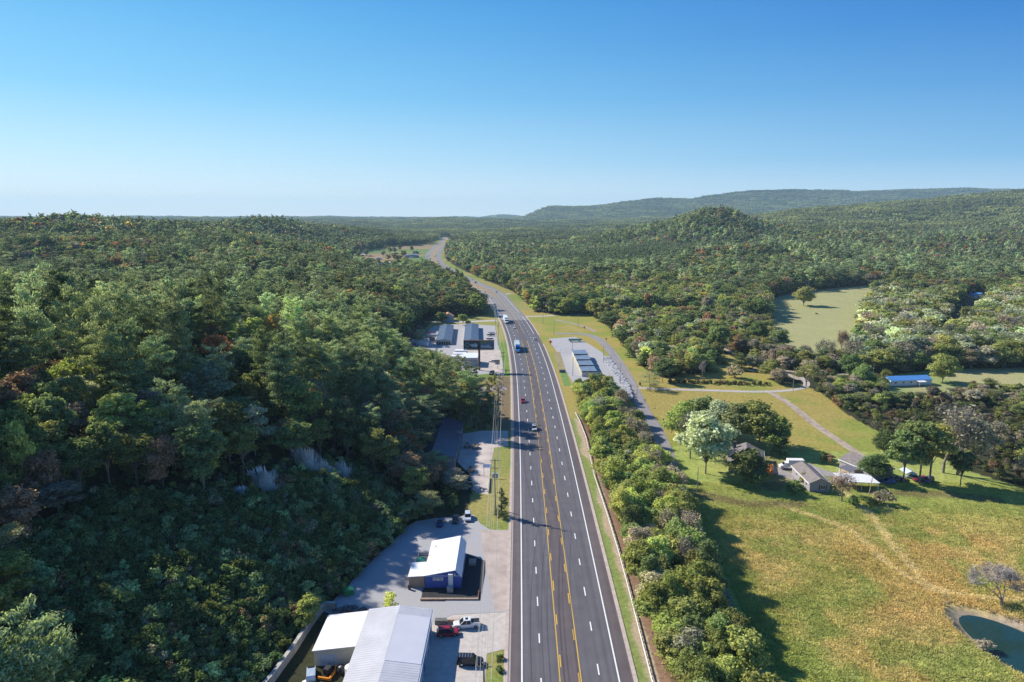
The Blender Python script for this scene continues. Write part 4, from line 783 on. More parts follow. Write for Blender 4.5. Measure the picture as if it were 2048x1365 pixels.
# which shape each tree uses
NEAR = {'pine': ['pineN%d' % i for i in range(6)], 'leaf': ['leafN%d' % i for i in range(6)], 'tall': ['tallN0', 'tallN1'], 'cone': ['coneN0', 'coneN1'], 'bare': ['bareN0', 'bareN1', 'bareN2'], 'bush': ['bushN%d' % i for i in range(4)], 'dead': ['deadN0'], 'openpine': ['openpineN0']}
MID = {'pine': ['pineM0', 'pineM1', 'pineM2', 'coneM0'], 'leaf': ['leafM%d' % i for i in range(5)], 'tall': ['leafM0', 'leafM2'], 'cone': ['coneM0'], 'bare': ['bareM0', 'bareM1'], 'bush': ['leafM0'], 'dead': ['bareM0'], 'openpine': ['pineM0']}
FARS = {'pine': ['pineF0'], 'leaf': ['leafF0', 'leafF1', 'leafF2']}
def shape_for(i, big=False):
    d = TY[i]; k = TK[i]
    if i < NFIX and d < 700: return NEAR[k][rng.integers(len(NEAR[k]))]
    if d < 330 or big and d < 420 or k in ('openpine', 'bush', 'dead'): return NEAR[k][rng.integers(len(NEAR[k]))]
    if d < 950: return MID[k][rng.integers(len(MID[k]))]
    return FARS.get(k, FARS['leaf'])[rng.integers(3 if k != 'pine' else 1)]
RAD = {k: float(np.percentile(np.hypot(SH[k][0][:, 0], SH[k][0][:, 1]), 92)) if len(SH[k][0]) > 100 else 4.5 for k in SH}
def tint_of(i):
    c = np.array(TINT[TC[i]])*1.75; j = rng.normal(size=3)*[0.045, 0.03, 0.05]; return c*(1+j)*math.exp(rng.normal()*0.2)*((1.4 if TC[i] in ('yellow-green', 'pale silvery green') else 1.6) if 24 < TX[i] < 62 and TY[i] < 340 else ((1.42 if TY[i] < 650 else 1.12) if TX[i] > XC(TY[i]) else (1.4 if TY[i] < 330 else 1.12) if TK[i] not in ('pine',) else 1.08 if TY[i] < 330 else .95)*(.72 if TC[i] in ('orange', 'rust red', 'golden yellow') and i >= NFIX else 1))*PATCH[i]
PATCH = .74+.50*vn(TX, TY, 32, 555); PATCH[:NFIX] = 1.0
# what of each tree the picture shows: paint crowns near to far into a small id buffer
PX, PY, PD = to_px(TX, TY, TZ+TH_*0.62); order = np.argsort(PD); BW, BH = 1024, 683; buf = np.full((BH, BW), -1, np.int32); vis = np.zeros(NT, int)
for i in order:
    if PD[i] > 760: break
    cx, cy = PX[i]/2, PY[i]/2; rx = TR[i]*FPX/PD[i]/2*.95; ry = TH_[i]*0.40*FPX/PD[i]/2
    x0, x1, y0, y1 = int(max(0, cx-rx)), int(min(BW, cx+rx+1)), int(max(0, cy-ry)), int(min(BH, cy+ry+1))
    if x0 >= x1 or y0 >= y1: continue
    yy, xx = np.mgrid[y0:y1, x0:x1]; m = (((xx-cx)/rx)**2+((yy-cy)/ry)**2 < 1) & (buf[y0:y1, x0:x1] < 0); buf[y0:y1, x0:x1][m] = i; vis[i] = m.sum()
KIND = {'pine': 'pine', 'openpine': 'pine', 'cone': 'conifer', 'leaf': 'leafy', 'tall': 'leafy', 'bare': 'bare', 'dead': 'bare', 'bush': 'bush'}
LIMIT = {'pine': 210, 'leafy': 270, 'bare': 60, 'conifer': 60, 'bush': 40}
chosen = list(range(NFIX)); cnt = {k: sum(KIND[TK[i]] == k for i in chosen) for k in LIMIT}
for i in np.argsort(-vis):
    if i < NFIX or vis[i] < 12: continue
    k = KIND[TK[i]]
    if cnt[k] < LIMIT[k]: cnt[k] += 1; chosen.append(int(i))
chosen_set = set(chosen)
# ---- labels: which wood, which row, which place in the row
NAME = {'pine': ('pine_tree', 'pine tree'), 'openpine': ('pine_tree', 'pine tree'), 'cone': ('conifer', 'conifer'), 'leaf': ('broadleaf_tree', 'tree'), 'tall': ('broadleaf_tree', 'tree'), 'bare': ('bare_tree', 'bare tree'), 'dead': ('bare_tree', 'bare tree'), 'bush': ('bush', 'bush')}
def ordn(n): return {1:'first',2:'second',3:'third',4:'fourth',5:'fifth',6:'sixth',7:'seventh',8:'eighth',9:'ninth',10:'tenth'}.get(n) or '%d%s' % (n, 'th' if 10 < n % 100 < 14 else {1:'st',2:'nd',3:'rd'}.get(n % 10, 'th'))
def wood(i):
    x, y = TX[i], TY[i]; t = PX[i]
    if x < XC(y): return 'the hillside wood' if y < 232 else 'the storage yard wood' if y < 430 else 'the wood past the storage yard'
    if 24 < x < 62 and y < 340: return 'the guardrail thicket'
    if y < 345: return 'the far house scrub'
    if t < 1215: return 'the wood beyond the highway'
    if t < 1520: return 'the young wood'
    return 'the pale field wood'
WORD = {'pine': 'pines', 'cone': 'conifers', 'leaf': 'trees', 'tall': 'trees', 'bare': 'half-bare trees', 'bush': 'bushes', 'dead': 'dead trees', 'openpine': 'pines'}
groups = {}
for i in chosen:
    if i >= NFIX: groups.setdefault(wood(i), []).append(i)
LAB = {}
for w, L in groups.items():
    sub = {}
    thick = 'thicket' in w
    nb = 10 if thick else 6; ys = sorted(L, key=lambda i: -PY[i]); per = max(1, math.ceil(len(ys)/nb))
    for n, i in enumerate(ys): sub.setdefault((n//per, TC[i], WORD[TK[i]]), []).append(i)
    for (b, c, wd), I in sub.items():
        I.sort(key=lambda i: PX[i]); rowp = '%s row up' % ordn(b+1)
        for n, i in enumerate(I):
            if len(I) == 1: LAB[i] = 'only %s %s in %s of %s' % (c, wd[:-1] if wd != 'bushes' else 'bush', rowp, w)
            else: LAB[i] = '%s %s %s from left, %s, %s' % (ordn(n+1), c, wd[:-1] if wd != 'bushes' else 'bush', rowp, w)
for i in chosen:
    k = shape_for(i, True); cm, tm = crown_mesh(k); nm, cat = NAME[TK[i]]
    t = thing(nm, LABFIX.get(i) or LAB[i], cat, (TX[i], TY[i], TZ[i]-0.1), float(rng.uniform(0, 6.28)), None if i < NFIX else {'the hillside wood': 'trees of the hillside wood'}.get(wood(i), 'trees of '+wood(i)))
    sxy = TR[i]/RAD[k]; sz = TH_[i]/HT[k]; t.scale = (sxy, sxy, sz)
    c = mobj('crown', cm, t); c['tint'] = [float(v) for v in tint_of(i)]; mobj('trunk', tm, t)
# ---- the rest of the wood is one mass
def scatter(name, X, Y, Z, SC, RZ, KEYS, TN):
    keys = sorted(set(KEYS)); pc = bpy.data.collections.new(name+'_shapes')
    for k in keys: pc.objects.link(proto(k))
    onames = sorted(proto(k).name for k in keys); idx = {k: onames.index(proto(k).name) for k in keys}
    me = bpy.data.meshes.new(name); n = len(X); me.vertices.add(n); me.vertices.foreach_set('co', np.stack([X, Y, Z], 1).astype(np.float32).ravel())
    def at(nm, ty, arr, f): a = me.attributes.new(nm, ty, 'POINT'); a.data.foreach_set(f, np.asarray(arr).ravel())
    at('which', 'INT', np.array([idx[k] for k in KEYS], np.int32), 'value'); at('turn', 'FLOAT', np.asarray(RZ, np.float32), 'value')
    at('size', 'FLOAT_VECTOR', np.asarray(SC, np.float32), 'vector'); at('tint', 'FLOAT_VECTOR', np.asarray(TN, np.float32), 'vector'); me.update()
    o = mobj(name, me); o['kind'] = 'stuff'; g = bpy.data.node_groups.new(name, 'GeometryNodeTree')
    g.interface.new_socket('Geometry', in_out='INPUT', socket_type='NodeSocketGeometry'); g.interface.new_socket('Geometry', in_out='OUTPUT', socket_type='NodeSocketGeometry')
    gi = g.nodes.new('NodeGroupInput'); go = g.nodes.new('NodeGroupOutput'); ip = g.nodes.new('GeometryNodeInstanceOnPoints'); ci = g.nodes.new('GeometryNodeCollectionInfo')
    ci.inputs['Collection'].default_value = pc; ci.inputs['Separate Children'].default_value = True; ci.inputs['Reset Children'].default_value = True
    def na(nm, ty): q = g.nodes.new('GeometryNodeInputNamedAttribute'); q.data_type = ty; q.inputs[0].default_value = nm; return q.outputs[0]
    cx = g.nodes.new('ShaderNodeCombineXYZ'); g.links.new(na('turn', 'FLOAT'), cx.inputs[2])
    g.links.new(gi.outputs[0], ip.inputs['Points']); g.links.new(ci.outputs[0], ip.inputs['Instance']); ip.inputs['Pick Instance'].default_value = True
    g.links.new(na('which', 'INT'), ip.inputs['Instance Index']); g.links.new(cx.outputs[0], ip.inputs['Rotation']); g.links.new(na('size', 'FLOAT_VECTOR'), ip.inputs['Scale'])
    g.links.new(ip.outputs[0], go.inputs[0]); md = o.modifiers.new('scatter', 'NODES'); md.node_group = g; return o
rest = [i for i in range(NT) if i not in chosen_set]; KS = [shape_for(i) for i in rest]
RX = list(TX[rest]); RY = list(TY[rest]); RZ_ = list(TZ[rest]-.1); RS = [(TR[i]/RAD[k], TR[i]/RAD[k], TH_[i]/HT[k]) for i, k in zip(rest, KS)]; RT = [tint_of(i) for i in rest]
# far woods: clumps of crowns out to the ridges
for (ya, yb, s) in ((1750, 4200, 34.0), (4200, 8200, 46.0)):
    gx, gy = grid(-yb*.82, yb*.82, ya, yb, s); m = (np.abs(gx) < gy*.80+60) & ~((np.abs(gx-XC(gy)) < hw(gy)+26) & (gy < 2550)) & ~inpoly(gx, gy, FARF); gx, gy = gx[m], gy[m]; gz = H(gx, gy)
    q = fbm(gx, gy, 300, 44, 3)
    for a, b, c, n in zip(gx, gy, gz, q):
        RX.append(a); RY.append(b); RZ_.append(c-2); k = s/34.0*rng.uniform(.95, 1.15); RS.append((k, k, rng.uniform(.75, 1.1))); KS.append('clump%d' % rng.integers(3))
        base = np.array(TINT['green'])*.45+np.array(TINT['olive green'])*(.35+.35*(n > .5))+np.array(TINT['russet brown'])*.15*rng.random(); RT.append(base*1.7*math.exp(rng.normal()*.22))
scatter('forest', RX, RY, RZ_, RS, rng.uniform(0, 6.28, len(RX)), KS, RT)
# undergrowth: saplings that smother the dark slope, brush under the trees at the wood edges
gx, gy = grid(-150, -20, 62, 185, 1.55); m = inpoly(gx, gy, SLOPE)
for (a_, b_), pl in zip(PLW, PLUMES): m &= (((gx-a_)/(pl[2]*1.0))**2+((gy-b_+2.2)/(pl[2]*.6+2.2))**2 > 1)
m &= (np.hypot(gx+46, gy-84) > 1); gx, gy = gx[m], gy[m]; q = fbm(gx, gy, 9, 8, 3)
UX, UY, UK, US, UT = [], [], [], [], []
def und(a, b, h, c): UX.append(a); UY.append(b); UK.append('bushN%d' % rng.integers(4)); US.append((h/3*rng.uniform(.8, 1.25), h/3*rng.uniform(.8, 1.25), h/3)); UT.append(np.array(TINT[c])*1.7*math.exp(rng.normal()*.22))
for a, b, n in zip(gx, gy, q): und(a, b, rng.uniform(1.6, 3.6)*(.7+.6*n), pick(['green','dark green','olive green','pine green','grey-brown','russet brown'], [42,14,12,24,5,3])); UT[-1] = UT[-1]*[1.0,1.12,1.05]
gx, gy = grid(-230, -3, 75, 345, 3.4); m = wooded(gx, gy) & ~inpoly(gx, gy, SLOPE) & (gx > -gy*.8-20); m2 = (gx > -12) & (gx < -5) & (gy > 247) & (gy < 333)
for a, b in zip(gx[m], gy[m]): und(a, b, rng.uniform(1.2, 3.0), pick(['green','olive green','dark green','grey-brown','yellow-green'], [35,20,20,12,13])); UT[-1] = UT[-1]*1.25
for a, b in zip(gx[m2], gy[m2]): und(a, b, rng.uniform(1.2, 2.4), pick(['olive green','russet brown','grey-brown'], [35,30,25]))
gx, gy = grid(26, 60, 62, 335, 2.4); lane = np.interp(gy, [40,110,139,172,205,232,262,290,335], [40,43.6,46.3,48.6,51.5,55,57.2,57,52]); m = (gx > 29) & (gx < lane-2.6) & ((gy < 222) | (gx < 49)) & (gy < 306) & ~((gy>262)&(gx>46))
for a, b in zip(gx[m], gy[m]): und(a, b, rng.uniform(1.2, 3.2), pick(['olive green','green','yellow-green','grey-brown','russet brown'], [35,25,15,15,6]))
gx, gy = grid(60, 330, 175, 600, 4.6); m = wooded(gx, gy) & (gx < gy*.8)
for a, b in zip(gx[m], gy[m]): und(a, b, rng.uniform(1.5, 4), pick(['olive green','green','grey-brown','russet brown'], [35,20,25,10]))
for k in range(120):
    f = rng.random(); gx, gy = G(1335+f*205, 765+f*5+rng.normal()*1.0); und(gx, gy, rng.uniform(.8, 1.9), pick(['olive green','russet brown','dark green'], [3,4,3]))
for k in range(70): a = rng.uniform(-74, -66); und(a, rng.uniform(432, 485), rng.uniform(.6, 1.4), 'russet brown')
UX = np.array(UX); UY = np.array(UY); scatter('undergrowth', UX, UY, H(UX, UY)-.1, US, rng.uniform(0, 6.28, len(UX)), UK, UT)
# tall grass tufts over the meadow
def tuft():
    r = np.random.default_rng(9); n = 46; b = r.normal(size=(n, 3))*[.28, .28, 0]; t = b+np.stack([r.normal(size=n)*.18, r.normal(size=n)*.18, r.uniform(.35, .75, n)], 1); w = np.stack([np.cos(np.arange(n)), np.sin(np.arange(n)), 0*b[:, 0]], 1)*.055
    V = np.stack([b-w, b+w, t+w*.5, t-w*.5], 1).reshape(-1, 3); TV, TF = tubes([((0, 0, -.05), (0, 0, .1), .01, .01)], 4); return V, qf(V), TV, TF
reg('tuft', tuft(), DARKBARK, GRASSB); HT['tuft'] = 1
gx, gy = grid(44, 175, 84, 204, 0.82); m = inpoly(gx, gy, MEADOW) & (gx > np.interp(gy, [100, 172, 232], [47, 52, 58])) & (((gx-101.5)*0.94+(gy-116)*0.33)**2/8.0**2+((gy-116)*0.94-(gx-101.5)*0.33)**2/18.5**2 > 1.2) & (gx < gy*.95); gx, gy = gx[m], gy[m]
gc = ground_colour(gx, gy); sh_ = (0.55+.8*fbm(gx, gy, 5, 61, 3))*(1-.6*sst(176, 192, gy)); n = len(gx); sc_ = np.stack([rng.uniform(.8, 1.5, n), rng.uniform(.8, 1.5, n), rng.uniform(.35, .75, n)*sh_], 1)
scatter('meadow_grass', gx, gy, H(gx, gy)-.02, sc_, rng.uniform(0, 6.28, n), ['tuft']*n, gc*np.exp(rng.normal(size=(n, 1))*.09)*[1.5,1.42,1.45])
print('TREES', NT, 'chosen', len(chosen), cnt, 'instances', len(RX), 'under', len(UX))
# ------------------------------------------------------------------ materials for made things
def metalroof(name, c, var=0.06): return M(name, c, 0.42, 0.35, var=var, scale=0.35)
WHITEROOF = M('white_metal_roof', (0.78, 0.78, 0.80), 0.35, 0.0, var=0.05, scale=0.3); GREYROOF = M('pale_metal_roof', (0.52, 0.52, 0.55), 0.5, 0.1, var=0.10, scale=0.3); BRIGHTROOF = M('bright_roof_panel', (0.61, 0.61, 0.65), 0.45, 0.1, var=0.04, scale=0.3)
SLATEROOF = M('slate_blue_metal_roof', (0.115, 0.15, 0.21), 0.45, 0.2, var=0.1, scale=0.4); PALEBLUEROOF = M('storage_roof', (0.19, 0.24, 0.31), 0.4, 0.2, var=0.12, scale=0.3); NAVYROOF = M('navy_metal_roof', (0.04, 0.055, 0.11), 0.4, 0.2, var=0.2, scale=0.3)
SHINGLE = M('grey_shingle', (0.20, 0.175, 0.165), 0.95, var=0.22, scale=1.2, bump=0.3); ORANGE_SH = M('orange_shingle', (0.52, 0.24, 0.14), 0.9, var=0.15, scale=1)
CREAM = M('cream_metal_wall', (0.56, 0.53, 0.45), 0.6, var=0.05); BLUEWALL = M('blue_siding', (0.055, 0.11, 0.42), 0.6, var=0.08); GREYWALL = M('grey_siding', (0.30, 0.28, 0.31), 0.8, var=0.05); WHITEWALL = M('white_siding', (0.74, 0.73, 0.70), 0.7, var=0.04)
WOOD = M('weathered_boards', (0.33, 0.26, 0.18), 0.9, var=0.3, scale=3); DARKWOOD = M('dark_timber', (0.12, 0.085, 0.065), 0.9, var=0.3, scale=2); PALEWOOD = M('pale_timber', (0.45, 0.33, 0.24), 0.9, var=0.2, scale=2)
POLEW = M('pole_wood', (0.15, 0.125, 0.105), 0.9, var=0.25, scale=2); STEEL = M('galvanised_steel', (0.52, 0.52, 0.53), 0.4, 0.6, var=0.08); DARKSTEEL = M('dark_steel', (0.06, 0.06, 0.065), 0.5, 0.4, var=0.1)
GLASS = M('dark_glass', (0.015, 0.02, 0.028), 0.08, 0.0, var=0.1); TYRE = M('tyre_rubber', (0.018, 0.018, 0.02), 0.85); RIM = M('wheel_rim', (0.45, 0.45, 0.47), 0.3, 0.7); LAMPG = M('lamp_glass', (0.8, 0.8, 0.78), 0.15); TAILR = M('tail_lamp', (0.35, 0.02, 0.02), 0.2); BLACKP = M('black_plastic', (0.025, 0.025, 0.028), 0.5)
CONCW = M('wall_concrete', (0.42, 0.40, 0.36), 0.9, var=0.25, scale=0.8); DOORB = M('blue_door', (0.16, 0.27, 0.47), 0.5, var=0.06); ROLLUP = M('roller_door', (0.62, 0.64, 0.70), 0.5, var=0.05); RUST = M('rusty_paint', (0.13, 0.05, 0.035), 0.7, var=0.25, scale=1.0); ORANGEP = M('orange_paint', (0.75, 0.26, 0.02), 0.4, var=0.08); BLACKTOP = M('black_mulch', (0.02, 0.022, 0.026), 0.9, var=0.3, scale=1.5)
SHUTTER = M('maroon_shutter', (0.10, 0.04, 0.04), 0.7); TRIM = M('white_trim', (0.75, 0.75, 0.74), 0.5, var=0.03); GREENT = M('green_canvas', (0.03, 0.28, 0.19), 0.7, var=0.1); TEAL = M('teal_paint', (0.05, 0.33, 0.38), 0.5); ORSIGN = M('road_work_orange', (0.85, 0.12, 0.03), 0.5, var=0.04)
def paint(name, c): return M('paint_'+name, c, 0.28, 0.15, var=0.02)

# ------------------------------------------------------------------ vehicles (front towards +y)
def wheel(root, x, y, r, w, rimmat=RIM):
    t = part(root, 'wheel', MB().tube((x-w/2, y, r), (x+w/2, y, r), r, n=16), TYRE)
    part(t, 'rim', MB().tube((x-w/2-0.012, y, r), (x+w/2+0.012, y, r), r*0.6, n=12), rimmat)
def vehicle(kind, name, label, cat, loc, rz, col, group=None, simple=False, s=0.93):
    L, Wd, Ht = {'sedan': (4.7,1.82,1.45), 'suv': (4.7,1.88,1.75), 'pickup': (5.7,1.98,1.85), 'bigsuv': (5.1,1.98,1.9), 'van': (5.6,2.0,2.3)}[kind]
    t = thing(name, label, cat, loc, rz, group); t.scale = (s, s, s); h = Wd/2; sh = Ht*0.56; pm = paint(*col); g = Ht*0.14
    def ring(y, w, z0, z1, in_=0.06): return [(-w, y, z0), (-w-0.02, y, (z0+z1)/2), (-w+in_, y, z1), (w-in_, y, z1), (w+0.02, y, (z0+z1)/2), (w, y, z0)]
    hood = {'sedan': .26, 'suv': .24, 'pickup': .24, 'bigsuv': .22, 'van': .14}[kind]; F = L/2
    if kind == 'pickup':
        body = MB().loft([ring(-F, h*.96, g+.1, sh-.02), ring(-F+.1, h, g, sh), ring(-F*.30, h, g, sh), ring(0.3, h, g, sh), ring(F*.52, h, g, sh), ring(F*.93, h*.95, g, sh-.06), ring(F, h*.84, g+.08, sh-.25)])
        part(t, 'body', body, pm); cab0, cab1, roof0, roof1 = -F*.30, F*.56, -F*.25, F*.24
        bed = part(t, 'bed', MB().box(-h+.16, h-.16, -F+.12, -F*.34, sh+.004, sh+.02), BLACKP if not simple else pm)
        rails = MB().box(-h+.03, -h+.16, -F+.04, -F*.32, sh-.02, sh+.28).box(h-.16, h-.03, -F+.04, -F*.32, sh-.02, sh+.28).box(-h+.16, h-.16, -F+.02, -F+.12, sh-.02, sh+.28)
        part(t, 'bed_rail', rails, pm)
        if not simple:
            rk = MB(); [rk.box(-h+.2, h-.2, -F+.25+.28*i, -F+.31+.28*i, sh+.3, sh+.34) for i in range(6)]; part(t, 'bed_rack', rk, DARKSTEEL)
    else:
        tail = {'sedan': sh, 'suv': sh, 'bigsuv': sh, 'van': sh}[kind]
        body = MB().loft([ring(-F, h*.86, g+.12, tail-.1), ring(-F+.1, h*.95, g, tail), ring(-F*.6, h, g, sh), ring(0, h, g, sh), ring(F*.5, h, g, sh), ring(F*.9, h*.93, g, sh-.10), ring(F, h*.80, g+.08, sh-.28)])
        part(t, 'body', body, pm)
        cab0, cab1, roof0, roof1 = {'sedan': (-F*.72, F*.48, -F*.42, F*.10), 'suv': (-F*.93, F*.50, -F*.82, F*.16), 'bigsuv': (-F*.95, F*.52, -F*.90, F*.22), 'van': (-F*.96, F*.72, -F*.94, F*.40)}[kind]
    gz = sh-.02; rw = h*.78; bw = h*.95
    part(t, 'window', MB().add([(-bw, cab0, gz), (bw, cab0, gz), (bw, cab1, gz), (-bw, cab1, gz), (-rw, roof0, Ht-.06), (rw, roof0, Ht-.06), (rw, roof1, Ht-.06), (-rw, roof1, Ht-.06)], [(0,3,2,1),(4,5,6,7),(0,1,5,4),(1,2,6,5),(2,3,7,6),(3,0,4,7)]), GLASS)
    rf = MB().loft([[(-rw*1.02, y, Ht-.07), (-rw*.9, y, Ht), (rw*.9, y, Ht), (rw*1.02, y, Ht-.07)] for y in (roof0-.04, roof0+.1, roof1-.1, roof1+.06)])
    for sx in (-1, 1):                                           # pillars
        for (yb, yt) in ((cab0+.02, roof0+.02), (cab1-.02, roof1), ((cab0+cab1)/2-.05, (roof0+roof1)/2)):
            rf.tube((sx*bw*1.0, yb, gz), (sx*rw*1.01, yt, Ht-.05), .045, n=4)
    roof = part(t, 'roof', rf, pm)
    if kind == 'bigsuv': rr = MB(); [rr.box(-rw, rw, roof0+.3+.55*i, roof0+.36+.55*i, Ht+.03, Ht+.07) for i in range(5)]; part(roof, 'roof_rack', rr, STEEL)
    if kind in ('pickup',) and not simple: part(roof, 'sunroof', MB().box(-.4, .4, 0-.25, .35, Ht+.002, Ht+.015), GLASS)
    wb = {'sedan': .60, 'suv': .60, 'pickup': .62, 'bigsuv': .60, 'van': .62}[kind]; r = .34 if kind == 'sedan' else .39
    for sx in (-1, 1):
        for sy in (-1, 1): wheel(t, sx*(h-.09), sy*F*wb, r, .24)
    for sx in (-1, 1):
        part(t, 'headlight', MB().box(min(sx*.42*Wd, sx*.30*Wd), max(sx*.42*Wd, sx*.30*Wd), F-.16, F-.02, sh-.38, sh-.22), LAMPG)
        part(t, 'tail_light', MB().box(min(sx*.45*Wd, sx*.36*Wd), max(sx*.45*Wd, sx*.36*Wd), -F-.012, -F+.06, sh-.35, sh-.12), TAILR)
    part(t, 'bumper', MB().box(-h*.86, h*.86, F-.12, F+.05, g+.05, g+.26), BLACKP if kind != 'van' else pm)
    return t
def far_car(name, label, cat, px, py, rz, col, group='vehicles on the highway', kind='sedan', xo=0.0):
    x, y = G(px, py); return vehicle(kind, name, label, cat, (x+xo, y, 0.052+Hs(x, y)), rz, col, group, simple=True)
def road_dir(y, toward=True):
    d = math.atan2(float(XC(y+10)-XC(y-10)), 20.0); return (math.pi if toward else 0)-d
def semi(label, px, py, cabcol, boxcol, day=False):
    x, y = G(px, py); t = thing('semi_truck', label, 'truck', (x, y, 0.052), road_dir(y), 'trucks on the highway'); t.scale = (1.08, 1.05, 1.05)
    pm = paint(*cabcol); bx = M('trailer_'+boxcol[0], boxcol[1], 0.5, var=0.04, scale=.5)
    tr = part(t, 'trailer', MB().box(-1.28, 1.28, -15.5, -1.6, 1.15, 4.05), bx)
    part(tr, 'undercarriage', MB().box(-.6, .6, -15.2, -2, .75, 1.148), DARKSTEEL)
    cab = MB().loft([[(-1.2, y, z0), (-1.2, y, z1), (1.2, y, z1), (1.2, y, z0)] for y, z0, z1 in ((-1.2, .7, 3.7 if not day else 3.0), (.6, .7, 3.8 if not day else 3.0), (1.25, .7, 2.9 if not day else 2.7), (1.75, .7, 2.0))])
    c = part(t, 'cab', cab, pm); part(c, 'windscreen', MB().add([(-1.05,1.30,2.86),(1.05,1.30,2.86),(1.05,1.80,2.06),(-1.05,1.80,2.06),(-1.05,1.2,2.80),(1.05,1.2,2.80),(1.05,1.7,2.0),(-1.05,1.7,2.0)], [(0,1,2,3),(7,6,5,4),(0,4,5,1),(3,2,6,7),(0,3,7,4),(1,5,6,2)]), GLASS)
    for sx in (-1, 1): part(c, 'window', MB().box(min(sx*1.2, sx*1.225), max(sx*1.2, sx*1.225), .25, 1.05, 2.05, 2.75), GLASS)
    hd = part(t, 'hood', MB().loft([[(-w, y, .7), (-w, y, z), (w, y, z), (w, y, .7)] for y, w, z in ((1.75, 1.1, 1.98), (2.9, .95, 1.75), (3.25, .85, 1.45))]), pm)
    part(hd, 'grille', MB().box(-.55, .55, 3.24, 3.28, .75, 1.4), STEEL)
    for sx in (-1, 1): part(t, 'headlight', MB().box(min(sx*.62, sx*.95), max(sx*.62, sx*.95), 2.95, 3.12, .95, 1.2), LAMPG)
    for yy in (2.5, -.9, -2.1, -13.0, -14.2):
        for sx in (-1, 1): wheel(t, sx*1.05, yy, .5, .34 if yy > 2 else .5)
    return t
semi('blue-cabbed semi truck with grey box trailer on the highway', 1035.5, 704.5, ('truck_blue', (0.02, 0.24, 0.62)), ('pale_grey', (0.45, 0.52, 0.54)))
semi('white semi truck with white trailer, farther up the highway', 1013, 647.5, ('truck_white', (0.75, 0.77, 0.78)), ('off_white', (0.62, 0.68, 0.70)), day=True)
RWH = ('white', (0.78, 0.78, 0.78)); SIL = ('silver', (0.50, 0.52, 0.54)); BLK = ('black', (0.02, 0.02, 0.024)); RED = ('deep_red', (0.30, 0.015, 0.03)); NAV = ('dark_blue', (0.02, 0.04, 0.20)); GRY = ('grey', (0.16, 0.17, 0.18)); BLU = ('blue', (0.03, 0.09, 0.30))
far_car('suv', 'red SUV driving alone on the open highway', 'suv', 1046, 805, road_dir(286), ('bright_red', (0.42, 0.02, 0.06)), kind='suv')
far_car('suv', 'white SUV at the edge of the tree shadow on the highway', 'suv', 1068.5, 860, road_dir(248), RWH, kind='bigsuv')
far_car('car', 'white car just below the white semi truck', 'car', 1029, 657, road_dir(480), RWH)
far_car('car', 'white car on the right side heading away near the junction', 'car', 1069, 680, road_dir(436, False), RWH)
far_car('car', 'white car heading away above the driveway junction', 'car', 992, 585, road_dir(720, False), RWH)
far_car('car', 'black car beside the pole where the highway narrows', 'car', 989, 611, road_dir(620), BLK)
for i, (px, py, c, lb) in enumerate(((951,566.5,BLK,'dark car right of the brown median, lowest of its row'),(943,560,RWH,'white car in the middle of the bend'),(931,555.5,GRY,'grey car in the middle of the bend'),(917.5,553,BLK,'dark car at the edge of the trees hiding the highway'),
                             (876,523.5,GRY,'grey car low on the far right carriageway'),(873,512.5,BLU,'blue car high on the far right carriageway'),(870,514,SIL,'silver car high on the far right carriageway'),(857,521,RED,'red car on the far left carriageway'),(854,514.5,BLK,'dark car on the far left carriageway'),(858,512.5,SIL,'silver car on the far left carriageway'))):
    y = G(px, py)[1]; left = i > 6; far_car('car', lb, 'car', px, py, road_dir(y, left), c, 'distant cars on the highway bend', 'suv' if i % 3 == 0 else 'sedan')
vehicle('pickup', 'pickup_truck', 'white crew-cab pickup parked nose-in beside the red SUV', 'pickup truck', (-8.9, 122.4, .04), math.radians(97), RWH)
vehicle('suv', 'suv', 'dark red SUV parked by the metal building doors', 'suv', (-12.4, 119.7, .04), math.radians(-84), RED)
vehicle('bigsuv', 'suv', 'black SUV with roof rack parked in the concrete yard', 'suv', (-7.6, 111.0, .04), math.radians(-92), ('black_blue', (0.02, 0.022, 0.032)))
vehicle('sedan', 'car', 'bright blue car parked at the back of the gravel lot', 'car', (-18.8, 167.8, .04), math.radians(178), NAV, 'cars parked at the back of the gravel lot')
vehicle('sedan', 'car', 'black car parked between the blue and silver ones', 'car', (-15.0, 169.8, .04), math.radians(180), BLK, 'cars parked at the back of the gravel lot')
vehicle('suv', 'car', 'silver car parked at the lot corner near the grass', 'car', (-11.8, 171.0, .04), math.radians(184), ('light_silver', (0.55, 0.60, 0.66)), 'cars parked at the back of the gravel lot')

